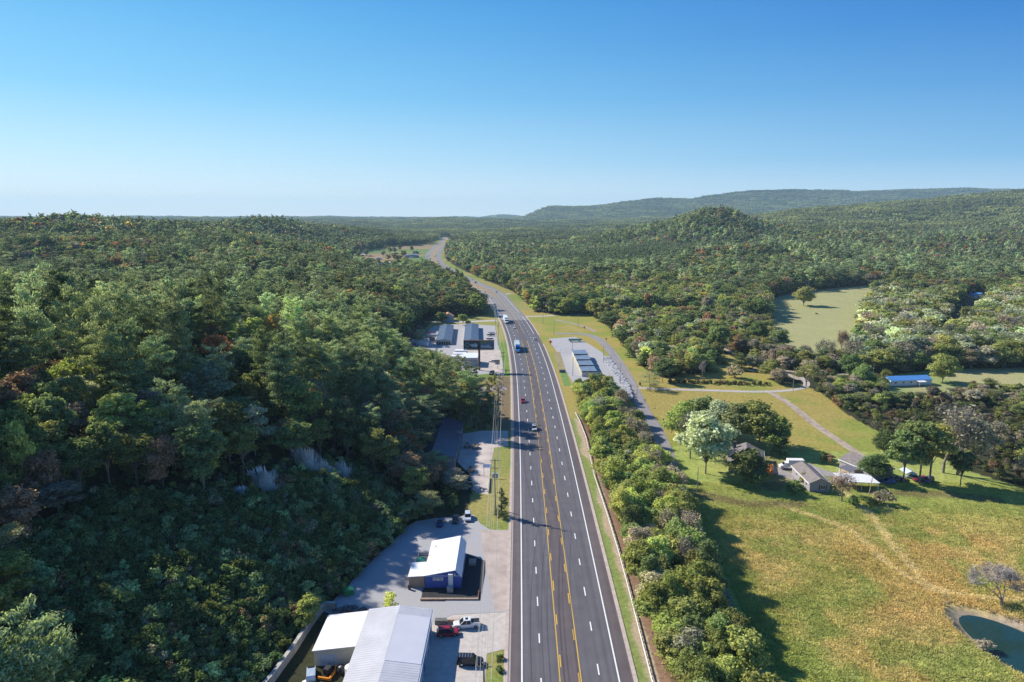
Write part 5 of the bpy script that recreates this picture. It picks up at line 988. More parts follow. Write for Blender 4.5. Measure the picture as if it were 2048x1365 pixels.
# ------------------------------------------------------------------ buildings
def quadslab(P, th): return MB().add([*P, *[(x, y, z-th) for x, y, z in P]], [(0,1,2,3),(7,6,5,4),(0,4,5,1),(1,5,6,2),(2,6,7,3),(3,7,4,0)])
def gable(t, w, l, eh, rh, wall, roofm, over=0.35, ridge=0.5, axis='y', th=0.12, ribs=0.0, ribm=None):
    """walls plus a two-slope roof: width w (x), length l (y), ridge along y at fraction `ridge` of the width"""
    rx = w*ridge; e = 0.0
    V = [(0,0,0),(w,0,0),(w,0,eh),(rx,0,rh),(0,0,eh)]; n = 5
    wl = MB().add(V+[(x, l, z) for x, y, z in V], [(4,3,2,1,0),(5,6,7,8,9)]+[(i, (i+1) % 5, 5+(i+1) % 5, 5+i) for i in range(5)])
    wp = part(t, 'wall', wl, wall); sl = (rh-eh)/max(rx, .01); sr = (rh-eh)/max(w-rx, .01); k = .03
    zL = eh-sl*over+k+th; zR = eh-sr*over+k+th; zt = rh+k+th
    r = quadslab([(-over, -over, zL), (rx, -over, zt), (rx, l+over, zt), (-over, l+over, zL)], th); r2 = quadslab([(rx, -over, zt), (w+over, -over, zR), (w+over, l+over, zR), (rx, l+over, zt)], th); r.add(r2.v, r2.f)
    if ribs:
        y = -over+ribs/2
        while y < l+over:
            for (xa, za, xb, zb) in ((-over, zL, rx, zt), (rx, zt, w+over, zR)):
                r.add([(xa,y-.05,za),(xb,y-.05,zb),(xb,y+.05,zb),(xa,y+.05,za),(xa,y-.03,za+.022),(xb,y-.03,zb+.022),(xb,y+.03,zb+.022),(xa,y+.03,za+.022)], [(4,5,6,7),(0,1,5,4),(2,3,7,6)])
            y += ribs
    rp = part(t, 'roof', r, roofm); return wp, rp
def window(parent, x0, x1, z0, z1, y=0.0, axis='x', out=-1, shutters=False):
    """window in a wall plane: axis 'x' = wall runs along x at y; axis 'y' = wall runs along y at x=y"""
    def bx(a0, a1, d0, d1, z0, z1):
        d0, d1 = sorted((y+out*d0, y+out*d1)); return MB().box(a0, a1, d0, d1, z0, z1) if axis == 'x' else MB().box(d0, d1, a0, a1, z0, z1)
    w = part(parent, 'window', bx(x0, x1, .004, .05, z0, z1), TRIM); cx = (x0+x1)/2; m = MB()
    for a, b in ((x0+.1, cx-.04), (cx+.04, x1-.1)): q = bx(a, b, .051, .06, z0+.1, z1-.1); m.add(q.v, q.f)
    part(w, 'pane', m, GLASS)
    if shutters:
        for a, b in ((x0-.42, x0-.03), (x1+.03, x1+.42)): part(w, 'shutter', bx(a, b, .004, .06, z0-.05, z1+.05), SHUTTER)
def rolldoor(parent, x0, x1, z1, y, axis='x', out=-1, mat=None, name='door', z0=0.05):
    d0, d1 = sorted((y+out*.004, y+out*.05)); m = MB().box(x0, x1, d0, d1, z0, z1) if axis == 'x' else MB().box(d0, d1, x0, x1, z0, z1); d = part(parent, name, m, mat or ROLLUP)
    e0, e1 = sorted((y+out*.052, y+out*.10)); h = MB().box((x0+x1)/2-.15, (x0+x1)/2+.15, e0, e1, z0+.5, z0+.58) if axis == 'x' else MB().box(e0, e1, (x0+x1)/2-.15, (x0+x1)/2+.15, z0+.5, z0+.58); part(d, 'handle', h, DARKSTEEL)
# long metal workshop in the bottom foreground
b1 = thing('metal_workshop', 'long pale ribbed-roof metal workshop with bay doors beside the concrete yard', 'building', (-27.6, 84, 0.02))
w1, r1 = gable(b1, 11.9, 37.0, 4.4, 5.2, CREAM, GREYROOF, over=.25, ridge=.49, ribs=.62)
# brighter resheeted part of the roof
sr_ = (5.2-4.4)/(11.9*.51); zz = lambda x: 5.2+.15-(x-11.9*.49)*sr_+.062
part(b1, 'roof_panel', quadslab([(6.0, 20.5, zz(6.0)), (12.1, 20.5, zz(12.1)), (12.1, 34.2, zz(12.1)), (6.0, 34.2, zz(6.0))], .05), BRIGHTROOF)
for i in range(8): y0 = 2.0+i*4.3; rolldoor(w1, y0, y0+3.2, 3.6, 11.9, 'y', 1, DOORB if i % 2 else ROLLUP)
part(b1, 'gutter', MB().box(12.16, 12.34, -.25, 37.25, 4.28, 4.42), TRIM)
dn = MB(); [dn.box(12.0, 12.12, .9+4.3*i, 1.05+4.3*i, 0, 4.3) for i in range(9)]; part(b1, 'downspout', dn, TRIM)
b2 = thing('metal_shed', 'low metal shed with white roof and cream walls beside the long workshop', 'building', (-35.6, 110.4, 0.02))
wl = MB().add([(0,0,0),(7.6,0,0),(7.6,10.6,0),(0,10.6,0),(0,0,3.1),(7.6,0,4.0),(7.6,10.6,4.0),(0,10.6,3.1)], [(0,3,2,1),(4,5,6,7),(0,1,5,4),(1,2,6,5),(2,3,7,6),(3,0,4,7)]); w2 = part(b2, 'wall', wl, CREAM)
part(b2, 'roof', quadslab([(-.25,-.3,3.2),(7.6,-.3,4.15),(7.6,10.9,4.15),(-.25,10.9,3.2)], .1), WHITEROOF)
rolldoor(w2, 1.3, 4.2, 2.3, 0, 'x', -1, M('blue_white_roller', (.50,.55,.66), .5))
# blue shop
b3 = thing('blue_shop', 'small blue shop with white metal roof standing alone on the gravel lot', 'building', (-18.9, 136.6, 0.03), math.radians(0))
w3, r3 = gable(b3, 7.7, 15.6, 2.9, 4.2, BLUEWALL, WHITEROOF, over=.3, ridge=.86)
part(r3, 'roof_edge', MB().box(-.33, -.305, -.3, 15.9, 2.75, 2.98), TRIM)
part(r3, 'vent', MB().tube((1.0, 12.5, 3.1), (1.0, 12.5, 3.55), .1), DARKSTEEL); part(r3, 'vent', MB().tube((2.9, 1.0, 3.3), (2.9, 1.0, 3.8), .08), DARKSTEEL)
sg = part(w3, 'sign', MB().box(1.7, 3.9, -.06, -.01, 1.75, 2.45), TRIM); lt = MB()
for r_ in range(2):
    xx_ = 1.86
    while xx_ < 3.7:
        if r_ == 0 or not (2.6 < xx_ < 2.95): lt.box(xx_, xx_+.11, -.072, -.062, 2.14-.3*r_, 2.32-.3*r_)
        xx_ += .17
part(sg, 'lettering', lt, BLACKP)
part(w3, 'duct', MB().box(5.1, 6.1, -.75, -.02, .9, 3.45).box(5.1, 6.1, -.9, -.02, 3.2, 3.6), TRIM)
part(w3, 'trim', MB().box(0, 7.7, -.05, -.006, 2.78, 2.9), TRIM); part(w3, 'air_conditioner', MB().box(4.9, 6.2, -2.0, -.95, .02, 1.1), M('unit_metal', (.42, .43, .45), .5, .3)); part(w3, 'vent_hood', MB().box(6.3, 6.6, -.2, -.02, 3.0, 3.4), TRIM)
for yy in (9.5, 12.0): window(w3, yy, yy+1.1, 1.0, 2.1, 7.7, 'y', 1)
part(w3, 'door', MB().box(7.7+.004, 7.75, 6.8, 7.8, .1, 2.2), TRIM)
an = thing('plank_lean_to', 'plank-walled lean-to with white roof at the blue shop left side', 'building', (-22.5, 136.9, .03))
wa = MB().box(0, 3.45, 0, 5.6, 0, 2.5); part(an, 'wall', wa, WOOD); bt = MB(); [bt.box(.04+.2*i, .16+.2*i, -.05, -.004, .05, 2.45) for i in range(17)]; part(an, 'plank', bt, PALEWOOD)
part(an, 'roof', quadslab([(-.15,-.3,2.62),(3.55,-.3,2.84),(3.55,5.9,2.84),(-.15,5.9,2.62)], .08), WHITEROOF)
dk = thing('timber_deck', 'fenced timber patio deck behind the lean-to', 'deck', (-22.2, 143.4, .03)); part(dk, 'floor', MB().box(0, 3.1, 0, 7.2, .02, .3), DARKWOOD)
rl = MB(); 
for (a, b, c, d) in ((0,.08,0,7.2),(0,3.1,7.12,7.2)):
    rl.box(a, b, c, d, .85, .95)
[rl.box(0, .08, .15+.35*i, .23+.35*i, .3, .85) for i in range(20)]; [rl.box(.2+.35*i, .28+.35*i, 7.12, 7.2, .3, .85) for i in range(8)]; part(dk, 'railing', rl, WOOD)
um = thing('patio_umbrella', 'green patio umbrella open over the deck table', 'umbrella', (-20.9, 144.9, .33)); part(um, 'pole', MB().tube((0,0,0),(0,0,2.3),.03), STEEL)
cn = MB(); n = 8; cn.add([(0,0,2.5)]+[(1.35*math.cos(2*math.pi*i/n), 1.35*math.sin(2*math.pi*i/n), 2.0) for i in range(n)]+[(0,0,2.44)]+[(1.33*math.cos(2*math.pi*i/n), 1.33*math.sin(2*math.pi*i/n), 1.94) for i in range(n)], [(0,1+i,1+(i+1)%n) for i in range(n)]+[(9,10+(i+1)%n,10+i) for i in range(n)]+[(1+i,10+i,10+(i+1)%n,1+(i+1)%n) for i in range(n)]); part(um, 'canopy', cn, GREENT)
tb = thing('patio_table', 'round white patio table under the green umbrella', 'table', (-20.9, 144.9, .33)); part(tb, 'table_top', MB().tube((0,0,.70),(0,0,.74),.75,n=16), TRIM); [part(tb, 'leg', MB().tube((.5*math.cos(a),.5*math.sin(a),0),(.35*math.cos(a),.35*math.sin(a),.70),.03), TRIM) for a in (0.8, 2.4, 4.0, 5.5)]
single('trash_can', MB().tube((0,0,0),(0,0,.95),.27,.33,n=12).tube((0,0,.95),(0,0,1.02),.35,n=12), BLACKP, 'black trash can in front of the plank lean-to', 'trash can', (-22.3, 136.0, .03))
bd = thing('timber_bed', 'black mulched strip edged with timbers around the blue shop front', 'planting bed', (-19.3, 131.9, .034)); part(bd, 'mulch', MB().prism([(0,.35),(12.6,.1),(13.2,11.0),(13.0,16.5),(8.4,19.8),(8.2,4.6),(0,4.6)], 0.0, .06), BLACKTOP)  # black of the mulched bed, with the shop's shade painted in
part(bd, 'timber', MB().box(-.1, 12.2, -.15, .2, 0, .36), PALEWOOD); part(bd, 'timber', MB().box(12.0, 12.25, .25, 3.2, 0, .34), RUST); part(bd, 'timber', MB().box(0, 5, -.45, -.17, 0, .25), DARKWOOD)
ps = thing('pallet_stack', 'stack of pale pallets against the dark side of the blue shop', 'pallets', (-10.0, 146.0, .1)); [part(ps, 'pallet', MB().box(0,1.6,0,2.2,.18*k,.18*k+.05).box(0,1.6,0,.2,.18*k+.05,.18*k+.14).box(0,1.6,1,1.2,.18*k+.05,.18*k+.14).box(0,1.6,2,2.2,.18*k+.05,.18*k+.14), PALEWOOD) for k in range(4)]
dm = thing('dumpster', 'green dumpster at the edge of the gravel lot by the slope', 'dumpster', (-35.0, 134.0, .03), math.radians(25)); part(dm, 'body', MB().prism([(-1,-.7),(1,-.7),(1,.7),(-1,.7)], .1, 1.25), M('dumpster_green', (.02,.22,.07), .6)); part(dm, 'lid', quadslab([(-1.02,-.72,1.2),(1.02,-.72,1.2),(1.02,.75,1.45),(-1.02,.75,1.45)], .05), M('lid_green', (.03,.3,.1), .6))
# retaining wall of the yard, running beside the slope
rw_pts = resample([G(*q) for q in ((480,1440),(545,1365),(592,1300),(622,1252),(645,1222),(655,1219),(672,1221))], 2.0); m = MB(); a_ = offset_line(rw_pts, -.35); c_ = offset_line(rw_pts, .35)
V = []; [V.extend([(p[0],p[1],0),(p[0],p[1],1.7),(q[0],q[1],1.7),(q[0],q[1],0)]) for p, q in zip(a_, c_)]; m.add(V, [(4*i+j,4*i+j+1,4*i+j+5,4*i+j+4) for i in range(len(a_)-1) for j in range(3)]+[(3,2,1,0)]); single('retaining_wall', m, CONCW, 'curved concrete block wall holding the foot of the dark slope', 'wall')
rb = random.Random(4)
def heap(name, label, cat, x, y, R, h, mat, n=40, sz=.45):
    m = MB()
    for _ in range(n):
        a = rb.uniform(0, 6.28); r = R*math.sqrt(rb.random()); zz_ = h*(1-(r/R)**1.3)*rb.uniform(.4, 1); s_ = sz*rb.uniform(.4, 1.2); cx_, cy_ = r*math.cos(a), r*math.sin(a)*.7
        pts_ = [(cx_+s_*math.cos(q)*rb.uniform(.5,.9), cy_+s_*math.sin(q)*rb.uniform(.5,.9)) for q in (0.3,1.5,2.9,4.2,5.3)]; m.prism(pts_, max(0, zz_-s_), zz_+s_*.4)
    return single(name, m, mat, label, cat, (x, y, 0.02))
heap('rubble_heap', 'dark heap of broken slabs behind the white-roofed shed', 'rubble', -33.5, 126.5, 3.8, 1.1, M('slab_rubble', (.11,.10,.10), .9, var=.5, scale=1.2), 70, .8)
rt = thing('timber_retaining_wall', 'low timber wall with block end beside the white pickup', 'wall', (-15.3, 123.4, .03)); part(rt, 'timber', MB().box(2.4, 6.4, 0, .35, 0, .8), PALEWOOD); part(rt, 'block', MB().box(0, 2.3, -.5, .6, 0, .9), M('dark_blocks', (.14,.14,.14), .9, var=.3))
# salvage behind the shed
sv = thing('car_shell', 'pale blue car body shell lying behind the shed', 'car wreck', (-35.4, 107.6, .03), math.radians(14)); part(sv, 'panel', MB().loft([[(-.8,y,.1),(-.75,y,z),(.75,y,z),(.8,y,.1)] for y, z in ((-1.7,.5),(-1.2,.95),(.6,1.15),(1.6,.8))]), M('faded_blue', (.42,.50,.60), .4, .1)); part(sv, 'window', MB().add([(-.6,.75,1.16),(.6,.75,1.16),(.6,1.45,.95),(-.6,1.45,.95)], [(0,1,2,3)]), GLASS)
mw = thing('wheel_loader', 'orange machine frame parked by the shed roller door', 'machine', (-32.6, 107.9, .03), math.radians(-12)); part(mw, 'frame', MB().box(-1.1,1.1,-1.5,-1.2,.15,.55).box(.9,1.2,-1.5,1.0,.2,.6).tube((.9,1.0,.4),(1.1,1.2,1.3),.12), ORANGEP); part(mw, 'engine', MB().prism([(-.6,-.4),(.4,-.5),(.5,.8),(-.5,.9)], .2, 1.4), BLACKP); [wheel(mw, sx*.8, .6, .45, .3) for sx in (-1, 1)]
single('tarp_covered_pile', MB().loft([[(.9*math.cos(a)*r, .8*math.sin(a)*r, z) for a in np.linspace(0, 6.28, 10)[:-1]] for r, z in ((1,0),(.95,.8),(.7,1.25),(.2,1.45))]), BLACKP, 'black rounded tarp-covered pile beside the shed wall', 'tarp', (-30.2, 108.6, .03))
single('water_tank', MB().tube((0,0,0),(0,0,1.9),1.0,n=20).tube((0,0,1.9),(0,0,2.15),1.0,.4,n=20), WHITEWALL, 'white round tank between the shed and the workshop', 'tank', (-28.6+.2, 107.6, .03))
for (x_, y_, c_, lb) in ((-34.4,104.5,(.05,.35,.40),'teal scrap panel on the ground near the wreck'),(-31.6,104.3,(.55,.6,.66),'grey scrap fender on the ground near the workshop'),(-33.2,105.1,(.55,.42,.28),'tan scrap sheet beside the car shell'),(-35.8,105.8,(.6,.6,.62),'small white scrap part left of the wreck')):
    single('scrap_heap', MB().loft([[(-.7,y,0.02),(-.6,y,z),(.6,y,z*.8),(.7,y,.02)] for y, z in ((-.5,.1),(0,.35),(.6,.15))]), M('scrap_%d' % int(x_*10), c_, .5), lb, 'scrap metal', (x_, y_, .03), x_, 'scrap behind the shed')
# shaded workshop beyond, with navy roof
b4 = thing('navy_roofed_building', 'shaded long building with navy metal roof under the hillside trees', 'building', (-32.2, 205.5, .02)); w4, r4 = gable(b4, 14, 37, 4.6, 6.6, GREYWALL, NAVYROOF, over=.4, ridge=.5, ribs=1.2)
for i in range(4): rolldoor(w4, 4+i*8, 7.5+i*8, 3.4, 14, 'y', 1, DARKSTEEL)
def junk(name, lab, x, y, c, sx=1.0, sy=1.6, h=1.3, rz=0, cat='machinery'):
    t = thing(name, lab, cat, (x, y, .04), rz); part(t, 'body', MB().loft([[(-sx*k,yy,.35),(-sx*k,yy,z),(sx*k,yy,z),(sx*k,yy,.35)] for yy, z, k in ((-sy,h*.7,.8),(-sy*.4,h,1),(sy*.5,h*.8,1),(sy,h*.55,.7))]), M('junk_%s' % name, c, .6, var=.4, scale=2)); [wheel(t, a*sx*.9, b*sy*.6, .38, .25) for a in (-1, 1) for b in (-1, 1)]; part(t, 'seat', MB().box(-.4*sx, .4*sx, -.3*sy, .1*sy, h, h+.35), BLACKP); return t
junk('tractor', 'dark machine parked by the navy-roofed building', -15.6, 228.5, (.25,.22,.2)); junk('utility_trailer', 'brown loaded trailer on the shaded concrete lot', -12.9, 227.5, (.35,.25,.16), cat='trailer'); junk('orange_digger', 'rusty orange machine on the concrete lot under tree edge', -13.2, 205.5, (.50,.25,.12)); 
tl = thing('flatbed_trailer', 'blue flatbed trailer frame at the tree edge of the concrete lot', 'trailer', (-14.2, 197.5, .04), math.radians(38)); part(tl, 'bed', MB().box(-1.1,-.95,-3,3,.6,.75).box(.95,1.1,-3,3,.6,.75).box(-1.1,1.1,-3,-2.8,.6,.75).box(-.95,.95,-.1,.1,.6,.75).box(-1.1,1.1,2.8,3,.6,.75), STEEL); [wheel(tl, a*1.0, -.5, .36, .22) for a in (-1, 1)]
heap('scrap_heap', 'white and dark scrap heap by the low wall of the lot', 'scrap', -9.6, 190.5, 2.4, .9, M('scrap_pale', (.45,.42,.42), .6, var=.6, scale=2.5), 34, .5); heap('scrap_heap', 'pale scrap heap under the trees at the lot edge', 'scrap', -14.8, 192.5, 2.6, 1.0, M('scrap_pale', (.5,.5,.5)), 34, .5)
single('low_wall', MB().box(-.15,.15,0,11,0,.7), CONCW, 'low pale wall between the concrete lot and the grass', 'wall', (-7.0, 188.5, .02))
fs = thing('lot_sign', 'pale blue sign board on posts beside the concrete lot', 'sign', (-7.6, 201.0, .02)); part(fs, 'board', quadslab([(-1.4,-.3,3.2),(1.2,-.3,3.2),(1.2,.5,3.9),(-1.4,.5,3.9)], .1), M('sign_blue', (.30,.38,.52), .5)); [part(fs, 'post', MB().tube((a,0,0),(a,0,3.3),.07), POLEW) for a in (-1.1, .9)]
dp = thing('broken_snag', 'broken dead trunk with orange base beside the kerb', 'dead tree', (-3.0, 176.0, 0)); part(dp, 'trunk', MB().tube((0,0,0),(.1,.1,2.2),.3,.2).tube((.1,.1,2.2),(-.1,.2,4.4),.2,.08).tube((0,0,1.6),(.7,.1,2.6),.1,.03), PALEBARK)
# ------------------------------------------------------------------ storage yard, left
def units(name, label, x, y, w, l, h, roofm, group):
    t = thing(name, label, 'building', (x, y, .03), 0, group); wp, rp = gable(t, w, l, h, h+.9, CREAM, roofm, over=.15, ridge=.5, ribs=1.0)
    n = int(w/1.55)
    for i in range(n): rolldoor(wp, .35+i*(w-.5)/n, .35+(i+.78)*(w-.5)/n, 2.1, 0, 'x', -1, DARKSTEEL)
    return t
u1 = units('storage_building', 'left storage building with slate roof and six dark end doors', -47.6, 420, 9.4, 60, 2.6, SLATEROOF, 'slate-roofed storage buildings'); u1.rotation_euler.z = math.radians(3.2)
units('storage_building', 'right storage building with slate roof, behind the billboard', -30.2, 420, 9.2, 65, 2.6, SLATEROOF, 'slate-roofed storage buildings').rotation_euler.z = math.radians(2.8)
bb = thing('billboard', 'brown framed roadside billboard on a single rusty post', 'billboard', (-17.1, 349, 0)); part(bb, 'post', MB().tube((0,0,0),(0,0,11.6),.55,n=16), RUST)
pn = part(bb, 'panel', MB().box(-7.9, 7.6, -.9, .3, 11.7, 15.7), M('billboard_back', (.05,.05,.06), .6))
fr = MB().box(-8.1,7.8,-1.05,.35,15.7,16.05).box(-8.1,7.8,-1.0,.35,11.35,11.7).box(-8.1,-7.9,-1.05,.35,11.7,15.7).box(7.6,7.8,-1.05,.35,11.7,15.7).box(-.35,.35,-1.1,-.9,11.7,15.7); part(bb, 'frame', fr, RUST)
part(bb, 'catwalk', MB().box(-7.9,7.6,-2.1,-1.06,11.15,11.28).box(-7.9,7.6,-2.1,-2.05,11.9,11.97).box(-7.9,-7.82,-2.1,-2.02,11.28,11.9).box(7.5,7.58,-2.1,-2.02,11.28,11.9), RUST)
def flat(parent, name, pts, mat, y): part(parent, name, MB().add([(x, y, z) for x, z in pts]+[(x, y+.03, z) for x, z in pts], [tuple(range(len(pts)))]+[(i, len(pts)+i, len(pts)+(i+1)%len(pts), (i+1)%len(pts)) for i in range(len(pts))]), mat)
PA = M('poster_pale', (.50,.55,.62), .5, var=.15, scale=.6); PG = M('poster_green', (.16,.26,.06), .5, var=.3); PD_ = M('poster_blue', (.12,.17,.28), .5, var=.4, scale=.8)
flat(pn, 'poster', [(-7.8,11.8),(-.4,11.8),(-.4,15.6),(-7.8,15.6)], M('poster_dark', (.06,.08,.10), .5, var=.5, scale=.9), -.94); flat(pn, 'poster', [(.4,11.8),(7.5,11.8),(7.5,15.6),(.4,15.6)], PD_, -.94)
flat(pn, 'picture', [(-4.8,13.6),(-3.6,12.6),(-1.2,12.5),(-.6,13.4),(-1.6,14.7),(-2.6,14.2),(-3.8,14.3)], PA, -.98); flat(pn, 'picture', [(.5,14.4),(4.2,14.6),(5.0,15.5),(.5,15.5)], PG, -.98); flat(pn, 'picture', [(.7,12.3),(6.8,12.1),(6.0,13.0),(4.6,13.8),(3.0,13.2),(.9,13.5)], PA, -.98)
for a, b in (((-7.5,13.6),(-6.2,12.3)),((-6.2,12.3),(-4.9,13.7)),((-4.9,13.7),(-6.2,15.1)),((-6.2,15.1),(-7.5,13.6))):
    flat(pn, 'picture', [a, b, (b[0], b[1]+.28), (a[0], a[1]+.28)], PA, -.975)
part(bb, 'label_plate', MB().box(-7.6,-6.5,-2.14,-2.11,11.2,11.9), TRIM)
t = thing('white_office', 'small pale flat-roofed office behind the billboard post', 'building', (-26.8, 358, .03)); wl = part(t, 'wall', MB().box(0,8.2,0,13,0,4.6), M('pale_office_wall', (.48,.50,.50), .7)); part(t, 'roof', MB().box(-.2,8.4,-.3,13.2,4.603,4.8), WHITEROOF); part(wl, 'band', MB().box(-.02,8.22,-.05,-.004,2.9,3.15), DARKSTEEL); rolldoor(wl, 1, 4, 2.6, 0, 'x', -1, ROLLUP)
for i, (x_, y_) in enumerate(((-33.0, 388),(-33.4, 379),(-33.4,372))):
    t = thing('white_hut', ('uppermost','middle','lowest')[i]+' of the small white huts left of the billboard', 'shed', (x_, y_, .03), 0, 'white huts behind the billboard'); wl = part(t, 'wall', MB().box(0,7.0,0,4.4,0,2.5), WHITEWALL); part(t, 'roof', MB().box(-.2,7.2,-.2,4.6,2.503,2.7), WHITEROOF); window(wl, .8, 5.8, 1.2, 2.1, 0)
vehicle('sedan', 'car', 'white sedan parked beside the billboard post', 'car', (-10.5, 369, .04), math.radians(75), RWH)
vehicle('suv', 'car', 'dark SUV parked under the roadside sign', 'car', (-10.4, 340, .04), math.radians(160), GRY)
si = thing('business_sign', 'square grey and tan roadside business sign on a post', 'sign', (-7.6, 352, 0)); part(si, 'post', MB().tube((0,0,0),(0,0,5),.12), STEEL); p_ = part(si, 'board', MB().box(-1.25,1.25,-.15,.15,2.4,5.0), M('sign_grey', (.32,.34,.36), .5)); flat(p_, 'band', [(-1.1,3.9),(1.1,3.9),(1.1,4.85),(-1.1,4.85)], M('sign_tan', (.35,.27,.17), .5), -.2)
si = thing('road_sign', 'diamond warning sign seen from behind near the utility pole', 'sign', (-3.1, 335, 0)); part(si, 'post', MB().tube((0,0,0),(0,0,3),.04), STEEL); flat(si, 'plate', [(-.6,2.6),(0,2.0),(.6,2.6),(0,3.2)], STEEL, 0)
single('sign_panel', MB().box(-1.3,1.3,-.05,.05,.6,1.5), M('small_blue_sign', (.10,.25,.5), .5), 'small blue panel at the billboard foot', 'sign', (-19.8, 352, 0))
def camper(label, x, y, rz, l=7.0, name='camper_trailer', cat='camper', h=2.7, m=None, group='trailers in the storage yard'):
    t = thing(name, label, cat, (x, y, .04), rz, group); b = part(t, 'body', MB().loft([[(-1.15,yy,.6),(-1.15,yy,z),(1.15,yy,z),(1.15,yy,.6)] for yy, z in ((-l/2,h-.15),(-l/2+.3,h),(l/2-.8,h),(l/2,h*.62))]), m or WHITEWALL); window(b, -l*.2, l*.1, 1.4, 2.1, 1.15, 'y', 1); [wheel(t, a*1.05, c, .36, .22) for a in (-1, 1) for c in (-.45, .45)]; part(t, 'hitch', MB().tube((0,l/2,.6),(0,l/2+1,.5),.06), DARKSTEEL); return t
camper('white camper parked farthest left in the gravel yard', -60.5, 422, math.radians(70)); camper('white camper parked nose to the left storage building', -56.5, 429, math.radians(80)); camper('white motorhome in front of the campers', -55.5, 416, math.radians(60), 8); vehicle('pickup', 'pickup_truck', 'black pickup parked above the campers', 'pickup truck', (-55.5, 440, .04), math.radians(80), BLK, simple=True)
um = thing('tent_canopy', 'pink red canopy tent above the parked campers', 'canopy', (-55.8, 450, .04)); part(um, 'canopy', MB().add([(-2.2,-2,2.4),(2.2,-2,2.4),(2.2,2,2.4),(-2.2,2,2.4),(0,0,3.6)], [(0,1,4),(1,2,4),(2,3,4),(3,0,4),(3,2,1,0)]), M('canopy_red', (.55,.10,.10), .6)); [part(um, 'leg', MB().tube((a*2.1,b*1.9,0),(a*2.1,b*1.9,2.4),.05), STEEL) for a in (-1,1) for b in (-1,1)]
camper('dark enclosed trailer beside the left storage building', -51.2, 436, math.radians(5), 4.5, 'cargo_trailer', 'trailer', 2.2, M('brown_trailer', (.18,.12,.09), .5))
for i, (yy, l_, nm) in enumerate(((461,4.5,'uppermost'),(452,5.5,'second'),(437,4.5,'third'),(424,5,'lowest'))):
    t = thing('boat_trailer', nm+' of the trailers lined up along the verge', 'trailer', (-14.0-.2*i, yy, .04), math.radians(90), 'trailers lined along the verge'); part(t, 'bed', MB().box(-.95,.95,-l_/2,l_/2,.55,.68), STEEL if i != 1 else WHITEWALL); part(t, 'rail', MB().box(-.98,-.9,-l_/2,l_/2,.68,1.1).box(.9,.98,-l_/2,l_/2,.68,1.1), DARKSTEEL if i else WHITEWALL); [wheel(t, a*1.0, 0, .34, .2) for a in (-1, 1)]
vehicle('van', 'van', 'white van parked in the shadow of the right storage building', 'van', (-17.6, 424, .04), 0, RWH, simple=True)
hs_ = thing('orange_roofed_house', 'small pale blue house with orange shingle roof at the wood edge', 'house', (-53.0, 516, Hs(-50,518)), math.radians(6)); w5, r5 = gable(hs_, 8.4, 9, 3.6, 6.0, M('pale_blue_wall', (.38,.45,.52), .7), ORANGE_SH, over=.4, ridge=.5); window(w5, 2.2, 3.4, 1.2, 2.4); window(w5, 5, 6.2, 1.2, 2.4); part(hs_, 'porch_roof', quadslab([(-5,1,2.4),(0,1,2.8),(0,8,2.8),(-5,8,2.4)], .15), WHITEROOF); [part(hs_, 'porch_post', MB().tube((-4.8,a,0),(-4.8,a,2.2),.08), TRIM) for a in (1.2, 7.8)]
# ------------------------------------------------------------------ storage units, right
st = thing('stepped_storage_building', 'long storage building with four stepped pale blue roofs right of the highway', 'building', (35.2, 334.5, .03), math.radians(1)); 
for i in range(4):
    y0 = i*12.2; h_ = 2.6+.42*i; wq = part(st, 'wall', MB().box(0, 7.4, y0+.01, y0+12.19, 0, h_), CREAM); part(st, 'roof', quadslab([(-.2,y0-.1,h_+.1),(7.6,y0-.1,h_+.28),(7.6,y0+12.0,h_+.28),(-.2,y0+12.0,h_+.1)], .09), PALEBLUEROOF); part(wq, 'fascia', MB().box(-.22,7.62,y0-.16,y0-.11,h_-.3,h_+.3), DARKSTEEL)
    for k in range(4): rolldoor(wq, y0+.5+k*2.9, y0+2.7+k*2.9, 2.1, 0, 'y', -1, CREAM if k % 2 else M('tan_door', (.42,.36,.2), .6))
riprap = MB()
for k in range(1100):
    f = rb.random(); P_ = ((1212,715),(1232,742),(1252,772),(1258,795),(1235,800)); q = f*4; i = min(3, int(q)); px = P_[i][0]+(P_[i+1][0]-P_[i][0])*(q-i)+rb.uniform(-7,7); py = P_[i][1]+(P_[i+1][1]-P_[i][1])*(q-i)+rb.uniform(-2,2)
    x_, y_ = G(px, py); s_ = rb.uniform(.3,.75); riprap.prism([(x_+s_*math.cos(a+f), y_+s_*math.sin(a+f)) for a in (0,1.3,2.7,3.9,5.2)], -.05, rb.uniform(.15,.55))
o = single('rock_bank', riprap, M('riprap_stone', (.42,.42,.44), .95, var=.35, scale=1.2), None, None); o['kind'] = 'stuff'
tr_ = thing('green_roofed_trailer', 'flatbed trailer with green tarp on the gravel near the junction', 'trailer', G(1150,684)+(.04,), math.radians(92)); part(tr_, 'bed', MB().box(-1.2,1.2,-4.2,4.2,.8,1.0), STEEL); part(tr_, 'tarp', MB().loft([[(-1.2,y,1.0),(-1.0,y,1.9),(1.0,y,1.9),(1.2,y,1.0)] for y in (-4.2,4.2)]), M('green_tarp', (.07,.22,.16), .6)); [wheel(tr_, a*1.1, b, .4, .3) for a in (-1,1) for b in (-2.8,2.8)]
